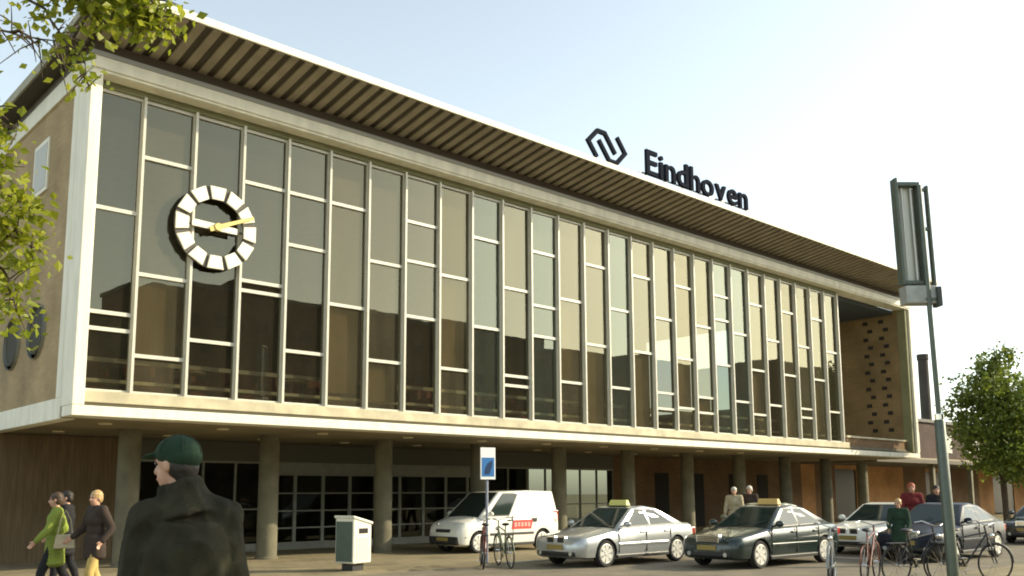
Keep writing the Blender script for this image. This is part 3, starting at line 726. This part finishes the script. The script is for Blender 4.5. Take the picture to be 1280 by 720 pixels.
# ================================================================== STREET FURNITURE
b = thing('litter_bin', 'pale metal litter bin with a sloping lid on a dark foot', 'bin', (5.5, -1.62, 0), R(14))
BINM = mat('bin_cream', (.70, .68, .56), .45, var=.08, scale=4); BING = mat('bin_green', (.07, .10, .075), .45, var=.1)
m_ = MB(); m_.hexa([(-.29,-.27,.16),(.29,-.27,.16),(.29,.27,.16),(-.29,.27,.16),(-.29,-.27,1.14),(.29,-.27,1.0),(.29,.27,1.0),(-.29,.27,1.14)])
m_.build('body', BINM, b, bevel=.03)
MB().box((-.296, -.24, .2), (-.288, .24, 1.06)).build('side_panel', BING, b, bevel=.004)
MB().box((-.12, -.278, .80), (.16, -.268, .91)).build('opening', DARK, b)
MB().box((-.2, -.276, .24), (.2, -.269, .72)).build('door', mat('bin_door', (.62, .60, .46), .5), b, bevel=.004)
MB().hexa([(-.31,-.30,1.13),(.31,-.30,.985),(.31,.30,.985),(-.31,.30,1.13),(-.31,-.30,1.19),(.31,-.30,1.045),(.31,.30,1.045),(-.31,.30,1.19)]).build('lid', BINM, b, bevel=.02)
MB().box((-.18, -.16, 0), (.16, .16, .17)).build('foot', BLACKP, b)

g = thing('traffic_sign', 'small blue and white road sign on a slim post before the van', 'sign', (8.75, -2.35, 0), R(-14))
MB().tube([(0, 0, 0), (0, 0, 2.62)], .034, 12).build('post', mat('sign_post_grey', (.25, .27, .33), .5, .3), g, smooth=True)
pl = MB().box((-.20, -.06, 1.98), (.20, -.036, 2.74)).build('plate', mat('sign_plate_white', (.8, .82, .8), .4), g, bevel=.006)
MB().box((-.165, -.066, 2.05), (.165, -.0605, 2.50)).build('blue_field', mat('sign_blue', (.03, .16, .42), .4), pl)
k = MB(); k.prism([(-.10, 2.10), (.03, 2.10), (.11, 2.30), (.11, 2.44), (-.02, 2.36), (-.09, 2.22)], -.0685, -.0662); k.build('symbol', mat('sign_dark_blue', (.01, .035, .10), .4), pl)

# bicycles
def bicycle(name, label, loc, rz, paint, group=None, lean=.06):
    t = thing(name, label, 'bicycle', loc, rz, group); t.rotation_euler = (lean, 0, rz)
    for xx in (-.53, .53):
        m = MB(); n = 28; rr = .335
        m.tube([(xx+rr*math.cos(2*math.pi*i/n), 0, .35+rr*math.sin(2*math.pi*i/n)) for i in range(n+1)], .017, 8, False)
        wh = m.build('wheel', RUB, t, smooth=True)
        s = MB()
        for i in range(14):
            a = 2*math.pi*i/14; s.tube([(xx, (.03 if i % 2 else -.03), .35), (xx+.325*math.cos(a), 0, .35+.325*math.sin(a))], .0025, 4)
        s.tube([(xx, -.05, .35), (xx, .05, .35)], .02, 8)
        s.build('spokes', CHROME, wh)
        fd = MB(); fd.tube([(xx+.36*math.cos(R(a)), 0, .35+.36*math.sin(R(a))) for a in (range(20, 200, 20) if xx < 0 else range(0, 150, 20))], .014, 6)
        fd.build('mudguard', paint, t)
    fr = MB(); bb, hd, st_ = (-.08, 0, .30), (.36, 0, .86), (-.24, 0, .80)
    fr.tube([bb, hd], .017); fr.tube([bb, st_], .016); fr.tube([(.35, 0, .90), st_], .015)
    for s in (-.045, .045): fr.tube([bb, (-.53, s, .35)], .010); fr.tube([st_, (-.53, s, .35)], .009); fr.tube([(.39, 0, .78), (.42, s, .66), (.53, s, .35)], .012)
    fr.tube([(.39, 0, .78), (.33, 0, 1.02)], .016); fr.tube([st_, (-.27, 0, .93)], .013)
    fr.build('frame', paint, t, smooth=True)
    MB().tube([(.20, -.29, 1.06), (.34, -.24, 1.09), (.36, 0, 1.03), (.34, .24, 1.09), (.20, .29, 1.06)], .012, 8).build('handlebar', CHROME, t, smooth=True)
    MB().ball((-.29, 0, .96), (.14, .085, .035), 14, 8).build('saddle', BLACKP, t, smooth=True)
    ck = MB().lathe([(.09, .05), (.09, .056), (.0, .056)], 20, bb, 'y'); ck.tube([(-.08, .07, .30), (-.0, .07, .14)], .01); ck.tube([(-.08, -.07, .30), (-.16, -.07, .46)], .01)
    ck.box((-.05, .07, .125), (.05, .15, .145)); ck.box((-.21, -.15, .45), (-.11, -.07, .47)); ck.build('crank', CHROME, t)
    rk = MB(); rk.box((-.72, -.06, .73), (-.32, .06, .745))
    for s in (-.05, .05): rk.tube([(-.62, s, .73), (-.53, s, .36)], .006)
    rk.build('luggage_rack', BLACKP, t)
    MB().ball((.47, 0, .84), (.05, .045, .045), 10, 8).build('lamp', CHROME, t, smooth=True)
    return t
BKB = mat('bike_black', (.02, .02, .022), .35); BKR = mat('bike_maroon', (.17, .05, .035), .4); BKG = mat('bike_grey_green', (.13, .16, .10), .4); BKW = mat('bike_grey', (.3, .31, .3), .4)
bicycle('bicycle', 'maroon bicycle standing end on by the blue and white sign post', (7.95, -3.1, .004), R(52), BKR)
bicycle('bicycle', 'grey green bicycle beside the maroon one, in front of the van', (8.4, -3.35, .004), R(63), BKG, lean=-.05)
bicycle('bicycle', 'black bicycle leaning by the foot of the lamp mast', (10.95, -11.6, .004), R(-20), BKB)
bicycle('bicycle', 'grey bicycle to the left of the lamp mast before the dark blue car', (9.75, -10.55, .004), R(205), BKW, lean=-.05)

bicycle('bicycle', 'dark grey bicycle close to the right side of the lamp mast', (11.75, -12.15, .004), R(-35), BKB)
bicycle('bicycle', 'maroon bicycle in front of the dark blue car bonnet', (10.55, -10.9, .004), R(15), BKR, lean=.03)
# lamp mast carrying an open sign case
p = thing('sign_mast', 'tall green grey mast with an open upright sign case near its top', 'mast', (10.79, -12.27, 0), R(-38)); p.rotation_euler = (0, R(-1.2), R(-38))
MG = mat('mast_green_grey', (.10, .118, .094), .4, .35, var=.12, scale=6)
MB().lathe([(0, 0), (.16, 0), (.16, .05), (.10, .06), (.09, 2.88), (.055, 2.95)], 20).build('lower_pole', MG, p, smooth=True)
MB().lathe([(.078, 2.86), (.078, 3.0), (.05, 3.02)], 20).build('collar', CHROME, p, smooth=True)
MB().lathe([(.047, 2.95), (.043, 7.2), (0, 7.22)], 16).build('upper_pole', MG, p, smooth=True)
case = MB(); K = .74
def cbox(mb, x0, y0, z0, x1, y1, z1, o=.29): mb.box((x0*K+o, y0+.12, z0+.08), (x1*K+o, y1+.12, z1+.08))
cbox(case, -.98, -.10, 5.28, -.91, .10, 7.28); cbox(case, -.42, -.10, 5.28, -.35, .10, 7.2); cbox(case, -.91, -.10, 7.12, -.42, .10, 7.2)
cbox(case, -.91, -.10, 5.28, -.42, .10, 5.35); cbox(case, -.16, -.05, 5.2, -.09, .05, 7.15)
case.build('sign_case', MG, p, bevel=.012)
tr = MB(); n = 10
vs = [(( -.90+.47*q/n)*K+.29, .195-.05*math.sin(math.pi*q/n), z_) for z_ in (5.44, 7.19) for q in range(n+1)]
tr.add(vs, [(q, q+1, n+2+q, n+1+q) for q in range(n)])
tr.build('reflector', mat('case_white', (.62, .62, .55), .35, .1), p, smooth=True)
tu = MB()
for xx in (-.78, -.55): tu.tube([(xx*K+.29, .10, 5.45), (xx*K+.29, .10, 7.18)], .018, 8)
tu.build('lamp_tube', mat('tube_white', (.75, .75, .7), .3), p, smooth=True)
lv = MB()
cbox(lv, -.95, -.14, 4.92, -.16, .14, 5.25); lv.build('ballast_box', mat('ballast_grey', (.34, .35, .32), .45, .3, var=.25), p, bevel=.02)
cp_ = MB(); cbox(cp_, .10, -.20, 4.86, .22, .02, 5.22, .06); cp_.build('clamp_plate', mat('clamp_dark', (.05, .055, .05), .5), p, bevel=.015)
ar = MB(); ar.box((-.06, -.03, 5.04), (.14, .06, 5.10)); cbox(ar, -.17, -.04, 5.02, -.09, .04, 5.10); cbox(ar, -.36, -.03, 6.3, -.09, .03, 6.36); cbox(ar, -.36, -.031, 7.05, -.09, .031, 7.10); ar.box((-.03, .04, 5.9), (.03, .16, 5.96)); ar.box((-.03, .04, 6.9), (.03, .16, 6.96)); ar.build('bracket', MG, p)

# ================================================================== PEOPLE
def cloth(name, col, var=.15): return mat(name, col, .85, var=var, scale=8, bump=.5, bscale=190, spec=.2)
def lerp(a, b, u): return Vector(a)*(1-u)+Vector(b)*u
def hand_shape(mb, wr, d, side, sc=1):
    d = Vector(d).normalized(); fwd_ = Vector((1, 0, 0)); fwd_ = (fwd_-d*fwd_.dot(d)).normalized(); out = d.cross(fwd_)*side
    pc = Vector(wr)+d*.05
    mb.ball(pc, (.036, .018, .05), 10, 8, Matrix((fwd_, out, d)).transposed())
    for i, (o_, l_) in enumerate(((.027, .062), (.009, .07), (-.009, .066), (-.026, .052))):
        a = Vector(wr)+d*.09+fwd_*o_; q = a+d*l_*.55-out*.008; e = q+d*l_*.45-out*.022
        capsule(mb, a, .0095, q, .009, 6); capsule(mb, q, .009, e, .0075, 6)
    a = Vector(wr)+d*.035+fwd_*.03; q = a+d*.035+fwd_*.022; e = q+d*.032+fwd_*.002
    capsule(mb, a, .012, q, .0105, 6); capsule(mb, q, .0105, e, .0085, 6)
def person(label, loc, rz, H_=1.75, stride=.25, head_turn=0, top=None, top_len=.80, legs=None, shoe=BLACKP, hair=None, hair_len=0,
           arms=((.05, -.1), (.05, .1)), cap=None, width=1, group=None, vox=.016, elbow=(.2, .2), disp=.007, out=.06, collar=0, fold=(12, 12, 6), shz=1.43, head_off=(0, 0)):
    t = thing('person', label, 'person', loc, rz, group, H_/1.75)
    hipz, nz, hz = .90, 1.50, 1.63
    hip = [Vector((0, s*.095*width, hipz)) for s in (-1, 1)]; sh = [Vector((-.01, s*.185*width, shz)) for s in (-1, 1)]
    J = {}
    for i, s in enumerate((-1, 1)):
        sw = stride*(1 if i else -1)
        kn = hip[i]+Vector((sw*.55+.03, 0, -.44)); an = Vector((sw*1.0-.02, s*.09, .085 if sw >= 0 else .11))
        el = sh[i]+Vector((arms[i][0]*1.0-.01, s*out, -.28)); wr = el+Vector((elbow[i]+.02, -s*.01, -.235)).normalized()*.25
        J[i] = (kn, an, el, wr)
    def torso(mb, g):
        mb.ball((0, 0, .97), (.115+g, .165*width+g, .13), 16, 10); mb.ball((0, 0, 1.12), (.105+g, .145*width+g, .16), 16, 10)
        mb.ball((.005, 0, 1.29), (.12+g, .17*width+g, .17), 16, 10)
        capsule(mb, sh[0]+Vector((0, .03, .0)), .062+g, sh[1]-Vector((0, .03, 0)), .062+g)
        capsule(mb, (0, 0, 1.38), .075+g, (0, 0, 1.45), .058+g)
        for i in (0, 1): capsule(mb, (-.015, 0, 1.435), .062+g, sh[i]+Vector((0, 0, .012)), .055+g)
    def leg(mb, i, g):
        kn, an = J[i][0], J[i][1]
        capsule(mb, hip[i], .085+g, kn, .055+g); capsule(mb, kn, .054+g, lerp(kn, an, .35)-Vector((.012, 0, 0)), .055+g); capsule(mb, lerp(kn, an, .35)-Vector((.012, 0, 0)), .055+g, an, .036+g)
    def arm(mb, i, g):
        el, wr = J[i][2], J[i][3]
        capsule(mb, sh[i], .054+g, el, .041+g); capsule(mb, el, .041+g, wr, .027+g)
    body = MB(); torso(body, 0)
    for i in (0, 1): leg(body, i, 0); arm(body, i, 0)
    q = Matrix.Rotation(head_turn, 3, 'Z'); hc = Vector((.025+head_off[0], head_off[1], hz))
    hp = lambda x_, y_, z_: hc+q @ Vector((x_, y_, z_))
    capsule(body, (0, 0, 1.44), .056, hp(-.01, 0, -.06), .052)
    body.ball(hp(-.008, 0, .03), (.095, .076, .092), 18, 12, q); body.ball(hp(.025, 0, -.035), (.068, .058, .085), 16, 10, q)
    body.ball(hp(.05, 0, -.095), (.03, .03, .022), 10, 8, q)
    capsule(body, hp(.086, 0, .012), .012, hp(.108, 0, -.028), .016)
    for s in (-1, 1):
        body.ball(hp(-.012, s*.078, -.005), (.020, .012, .034), 8, 8, q); body.ball(hp(.072, s*.033, .024), (.018, .02, .010), 8, 6, q)
    capsule(body, hp(.083, -.018, -.062), .008, hp(.083, .018, -.062), .008)
    for i, s in enumerate((-1, 1)): hand_shape(body, J[i][3]-(J[i][3]-J[i][2]).normalized()*.01, J[i][3]-J[i][2], s)
    bd = blob(body, 'body', SKIN, t, .011 if vox > .012 else .009, 3)
    ey = MB()
    for s in (-1, 1): ey.ball(hp(.083, s*.032, .012), .0105, 8, 6)
    ey.build('eyes', mat('eye_dark', (.03, .02, .015), .2), bd, smooth=True)
    li = MB(); capsule(li, hp(.089, -.017, -.062), .0055, hp(.089, .017, -.062), .0055, 6); li.build('lips', mat('lips', (.36, .12, .09), .5), bd, smooth=True)
    tr_ = MB()
    for i in (0, 1): leg(tr_, i, .017)
    tr_.ball((0, 0, .95), (.13, .175*width, .10), 14, 10)
    tro = blob(tr_, 'trousers', legs, t, vox, 3, disp*.7)
    sh_ = MB()
    for i in (0, 1):
        an = J[i][1]; capsule(sh_, an+Vector((-.03, 0, -.04)), .042, an+Vector((.13, 0, -.055)), .032)
    o = blob(sh_, 'shoes', shoe, t, .012, 3)
    jk = MB(); torso(jk, .028)
    for i in (0, 1):
        el, wr = J[i][2], J[i][3]
        capsule(jk, sh[i], .054+.027, el, .041+.028); capsule(jk, el, .041+.028, lerp(el, wr, .93), .027+.022)
    if top_len > .75:    # hem below the hips
        hz_ = hipz-.12-(top_len-.75)
        n = 8
        for j in range(n):
            z = hz_+(1.0-hz_)*j/(n-1); jk.ball((0, 0, z), (.150+.02*(1-j/n), .20*width+.025*(1-j/n), .08), 16, 8)
    jk.tube([(0, 0, 1.44), (-.005, 0, 1.515)], [.098, .072], 16)
    if collar: jk.tube([(-.005, 0, 1.40), (.0, .02, 1.49), (.005, head_off[1]*.8, 1.555)], [.15, .105, .096], 18); jk.tube([(0, 0, .78), (-.01, 0, 1.0), (-.015, 0, 1.25), (-.01, 0, 1.36)], [.215, .205, .205, .17], 20)
    jo = blob(jk, 'jacket', top, t, vox, 8 if collar else 3, disp, fold, bool(collar))
    if hair:
        hm = MB()
        if cap: hm.ball(hp(-.040, 0, -.005), (.068, .080, .062), 16, 10, q); hm.ball(hp(-.055, 0, -.04), (.045, .060, .05), 14, 10, q)
        else: hm.ball(hp(-.02, 0, .045), (.103, .088, .095), 18, 12, q); hm.ball(hp(-.05, 0, -.0), (.07, .083, .085), 16, 10, q)
        if hair_len: hm.ball(hp(-.05, 0, -.07), (.06, .085, .06+hair_len), 16, 10, q)
        blob(hm, 'hair', hair, t, .010, 2, .006, 22)
    if cap:
        cp = MB(); cp.ball(hp(-.012, 0, .062), (.109, .093, .080), 18, 12, q); cp.ball(hp(-.035, 0, .04), (.092, .091, .068), 16, 10, q)
        cp.ball(hp(.108, 0, .050), (.072, .072, .013), 16, 8, q @ Matrix.Rotation(R(12), 3, 'Y'))
        cp.ball(hp(-.012, 0, .138), .012, 8, 6)
        co = blob(cp, 'cap', cap, t, .008, 2)
        sm = MB()
        for k in range(6):
            az = 2*math.pi*k/6+.26
            sm.tube([hp(-.012+.1105*math.cos(az)*math.cos(e), .0945*math.sin(az)*math.cos(e), .062+.0815*math.sin(e)) for e in [R(d_) for d_ in range(-4, 90, 10)]], .0022, 5)
        sm.build('cap_seam', mat('cap_seam_dark', (.010, .028, .015), .8), co)
    return t
OLIVE = cloth('olive_brown_jacket', (.030, .028, .016), .4); LIME = cloth('lime_jacket', (.22, .27, .05)); NAVY = cloth('near_black_cloth', (.02, .02, .022))
BRNJ = cloth('dark_brown_jacket', (.055, .04, .032)); KHAKI = cloth('ochre_trousers', (.52, .37, .13)); GREENC = cloth('green_cap', (.019, .042, .024)); REDC = cloth('dark_red_jacket', (.16, .025, .025))
HBR = mat('brown_hair', (.06, .035, .02), .6); HBL = mat('blond_hair', (.42, .28, .12), .5); HDK = mat('dark_hair', (.018, .014, .01), .6); HGR = mat('grey_hair', (.5, .47, .4), .6)
HRD = mat('red_hair', (.38, .07, .03), .6); DKGR = cloth('dark_green_coat', (.025, .05, .03)); BEIGE = cloth('beige_coat', (.45, .38, .25))
person('man in a dark olive jacket and green peaked cap seen from behind', (-3.80, -14.40, 0), R(68), 1.93, .10, R(50), OLIVE, .86, NAVY, hair=HDK, cap=GREENC, width=.91,
       arms=((-.02, -.1), (.02, .1)), elbow=(.12, .10), vox=.010, disp=.011, out=.05, collar=1, fold=(11, 11, 3.5), shz=1.375, head_off=(.0, .055))
bag_loc = None
person('woman in a lime green jacket and dark trousers walking at the far left', (-1.05, -3.05, 0), R(160), 1.69, .27, R(-10), LIME, .92, NAVY, hair=HBR, arms=((-.1, 0), (.12, 0)), elbow=(.35, .2))
person('person in black clothes half hidden between the lime jacket and the blond man', (-.32, -1.18, 0), R(150), 1.72, .2, 0, NAVY, .88, NAVY, hair=HDK)
person('blond man in dark brown jacket and ochre trousers beside the capped man', (-.62, -3.6, 0), R(190), 1.72, .16, R(10), BRNJ, .82, KHAKI, hair=HBL, arms=((.08, 0), (-.12, 0)), elbow=(.3, .15))
hb_ = thing('handbag', 'pale shoulder bag carried by the woman in the lime jacket', 'bag', (-1.0, -3.36, .82), R(160))
MB().hexa([(-.16,-.05,0),(.16,-.05,0),(.16,.05,0),(-.16,.05,0),(-.13,-.03,.22),(.13,-.03,.22),(.13,.03,.22),(-.13,.03,.22)]).build('pouch', BEIGE, hb_, bevel=.02)
MB().tube([(-.11, 0, .21), (-.07, .02, .45), (0, .05, .60), (.07, .02, .45), (.11, 0, .21)], .010, 6).build('strap', BEIGE, hb_)
person('grey haired person whose head shows above the dark green taxi', (18.9, -2.46, 0), R(200), 1.80, .2, 0, BEIGE, .8, NAVY, hair=HGR)
person('fair haired person further back above the dark green taxi windscreen', (19.55, -2.6, 0), R(190), 1.84, .2, 0, BRNJ, .8, NAVY, hair=HGR)
person('fair haired person in a dark green coat before the dark blue car bonnet', (14.75, -9.55, 0), R(200), 1.48, .12, R(-15), DKGR, .85, NAVY, hair=HBL)
person('red haired person in dark red beside the dark blue car', (18.75, -8.1, 0), R(215), 1.86, .1, 0, REDC, .82, NAVY, hair=HRD)
person('dark haired person right of the red haired one beyond the dark blue car', (20.3, -8.1, 0), R(215), 1.80, .1, 0, NAVY, .82, NAVY, hair=HDK)

# ================================================================== TREES
BARK = mat('bark', (.075, .055, .035), .95, var=.35, scale=14, bump=.6, bscale=40)
LEAFA = leafmat('spring_leaf', (.19, .24, .016), (.38, .39, .03), .52)
LEAFB = leafmat('tree_leaf', (.10, .155, .022), (.23, .27, .04), .42)
def leaf(mb, c, sz, rnd):
    d = Vector((rnd.gauss(0, 1), rnd.gauss(0, 1), rnd.gauss(-.5, .8))).normalized(); a = d.orthogonal().normalized()
    a = Quaternion(d, rnd.uniform(0, 6.28)) @ a; n = d.cross(a)
    l = sz*rnd.uniform(.5, 1.45); w_ = l*rnd.uniform(.28, .42)
    c = Vector(c)
    mb.add([c, c+d*l*.45+a*w_+n*l*.06, c+d*l, c+d*l*.45-a*w_+n*l*.06], [(0,1,2), (0,2,3)])
def spray(br, lf, pts, rad, rnd, nleaf, sz, spread, twig=.35):
    """a branch along pts, with side twigs and leaves round them"""
    P_ = [Vector(q) for q in pts]; fine = []
    for i in range(len(P_)-1):
        for j in range(6): fine.append(lerp(P_[i], P_[i+1], j/6)+Vector((rnd.gauss(0, .02), rnd.gauss(0, .02), rnd.gauss(0, .02)))*(1 if j else 0))
    fine.append(P_[-1]); m = len(fine)
    br.tube(fine, [rad*(1-.85*i/(m-1)) for i in range(m)], 6)
    for i in range(2, m):
        for _ in range(2):
            d = Vector((rnd.gauss(0, 1), rnd.gauss(0, 1), rnd.gauss(-.15, .6))).normalized(); l = twig*rnd.uniform(.4, 1.2)
            mid = fine[i]+d*l*.5; tip = fine[i]+d*l+Vector((0, 0, -.15*l)); br.tube([fine[i], mid, tip], [.007, .005, .003], 4)
            for _k in range(nleaf):
                u = rnd.uniform(.3, 1.1); c = lerp(fine[i], tip, u)+Vector((rnd.gauss(0, spread), rnd.gauss(0, spread), rnd.gauss(0, spread)))
                leaf(lf, c, sz, rnd)
def tree(label, loc, H_, trunk_h, rad, crown, nl, lsz, mat_l, seed, extra=(), tr=.14, sprays=None, skip=None):
    rnd = random.Random(seed); t = thing('tree', label, 'tree', loc); o = Vector(loc)
    br = MB(); lf = MB(); lo = MB()
    tp = [(0, 0, 0), (.03, .02, trunk_h*.5), (0, .05, trunk_h), (.05, 0, trunk_h+(H_-trunk_h)*.5), (0, 0, H_*.93)]
    lo.lathe([(tr*1.5, 0), (tr*1.1, .25)], 14); lo.tube([(0, 0, .2)]+tp[1:], [tr*1.1, tr, tr*.9, tr*.45, .02], 12)
    for (cx, cy, cz, cr) in crown:
        c = Vector((cx, cy, cz)); st_ = Vector((0, 0, max(trunk_h*.9, cz-cr*1.2)))
        if cz > trunk_h-1 and c.length > .1: br.tube([st_, lerp(st_, c, .5)+Vector((0, 0, .15)), c], [tr*.4, tr*.25, .02], 8)
        vol = sum(q[3]**2 for q in crown); k = int(nl*cr*cr/vol); nc = max(6, k//26)
        for i in range(nc):
            d = Vector((rnd.gauss(0, 1), rnd.gauss(0, 1), rnd.gauss(0, 1))).normalized()*cr*(rnd.random()**.38)*rnd.uniform(.85, 1.12)
            q = c+d
            if skip and skip(q+o): continue
            if rnd.random() < .35: br.tube([lerp(c, q, .2), lerp(c, q, .6)+Vector((0, 0, .05)), q], [.025, .016, .005], 4)
            cs = rnd.uniform(.14, .34)*(.6+cr*.2)
            for _ in range(26):
                leaf(lf, q+Vector((rnd.gauss(0, cs), rnd.gauss(0, cs), rnd.gauss(0, cs*.8))), lsz, rnd)
    for s_ in (sprays or ()):
        spray(br, lf, [Vector(q)-o for q in s_[0]], s_[1], rnd, s_[2], s_[3], s_[4], s_[5])
    tk = lo.build('trunk', BARK, t, smooth=True)
    br.build('limbs', BARK, t, smooth=True)
    lf.build('crown', mat_l, t)
    return t
tree('bushy green tree at the right edge beyond the parked cars', (38.9, -3.4, 0), 8.9, 2.2, 2.6,
     [(0, 0, 4.6, 1.9), (-1.2, .4, 4.2, 1.2), (1.3, -.4, 4.4, 1.4), (.2, -.9, 5.6, 1.4), (-.6, .9, 5.8, 1.3), (.8, .5, 6.6, 1.15), (.1, 0, 7.8, .8), (-.5, .3, 7.2, .7), (-.9, -.9, 3.4, 1.1), (1.0, 1.0, 3.3, 1.1), (-1.3, -.2, 6.3, .6), (1.6, .2, 6.6, .6), (0, -1.0, 3.0, 1.2), (1.6, -1.2, 3.6, 1.5), (2.0, -1.6, 5.2, 1.4), (-.4, -.6, 2.9, .9)],
     21000, .17, LEAFB, 5)
# the plane tree whose branches hang into the view at the top left
SPR = [([(-5.5,-11.2,5.2), (-4.6,-12.2,5.35), (-4.1,-12.7,4.98), (-3.82,-13.02,4.88), (-3.68,-13.16,4.82)], .03, 11, 0.072, .06, 0.22),
       ([(-5.5,-11.2,5.4), (-4.7,-12.0,5.5), (-4.0,-12.9,5.1), (-3.72,-13.11,5.0)], .025, 14, 0.072, .07, 0.24),
       ([(-4.1,-12.7,5.1), (-3.8,-13.0,4.95), (-3.66,-13.2,4.84), (-3.61,-13.2,4.75)], .014, 12, 0.068, .05, 0.18),
       ([(-4.3,-12.4,5.15), (-4.05,-12.8,4.6), (-3.95,-12.95,4.3)], .012, 5, 0.061, .04, 0.15),
       ([(-5.5,-11.2,4.9), (-4.9,-11.7,4.95), (-4.5,-12.0,4.95), (-4.3,-12.1,4.9), (-4.1,-12.25,4.85), (-3.95,-12.4,4.86)], .02, 2, 0.061, .06, 0.28),
       ([(-5.5,-11.2,4.4), (-4.6,-11.7,4.5), (-4.35,-11.9,4.4), (-4.14,-12.02,4.2)], .02, 7, 0.068, .07, 0.22),
       ([(-5.5,-11.2,4.4), (-4.6,-11.7,4.3), (-4.3,-11.9,4.0), (-4.2,-11.95,3.8), (-4.0,-12.05,3.66)], .025, 11, 0.072, .07, 0.21),
       ([(-5.5,-11.2,4.2), (-4.6,-11.6,4.1), (-4.3,-11.75,3.8), (-4.15,-11.78,3.6), (-3.93,-11.85,3.45)], .025, 12, 0.072, .07, 0.21),
       ([(-5.5,-11.2,4.0), (-4.7,-11.5,3.95), (-4.3,-11.6,3.6), (-4.08,-11.65,3.3), (-3.95,-11.6,3.0)], .025, 12, 0.072, .07, 0.20)]
tree('leafy spring tree whose low branches hang in from the top left', (-5.75, -11.0, 0), 7.2, 2.8, 2.0,
     [(-.9, .6, 5.6, 1.3), (-1.4, -.4, 4.6, 1.1), (-.4, .9, 4.4, .9), (-.5, .3, 6.4, .9)], 5000, .10, LEAFA, 11, sprays=SPR)
tree('unseen round tree added beside the viewer to shade the man in the cap', (2.2, -19.6, 0), 7.6, 2.9, 2.2,  # out of view, added to throw shade over the capped man
     [(0, 0, 5.0, 1.5), (-.9, .5, 4.6, 1.0), (.8, -.6, 4.7, 1.1), (.1, .6, 6.0, 1.1), (0, -.6, 6.1, 1.0), (.7, .7, 4.9, 1.0)], 9000, .11, LEAFA, 21)
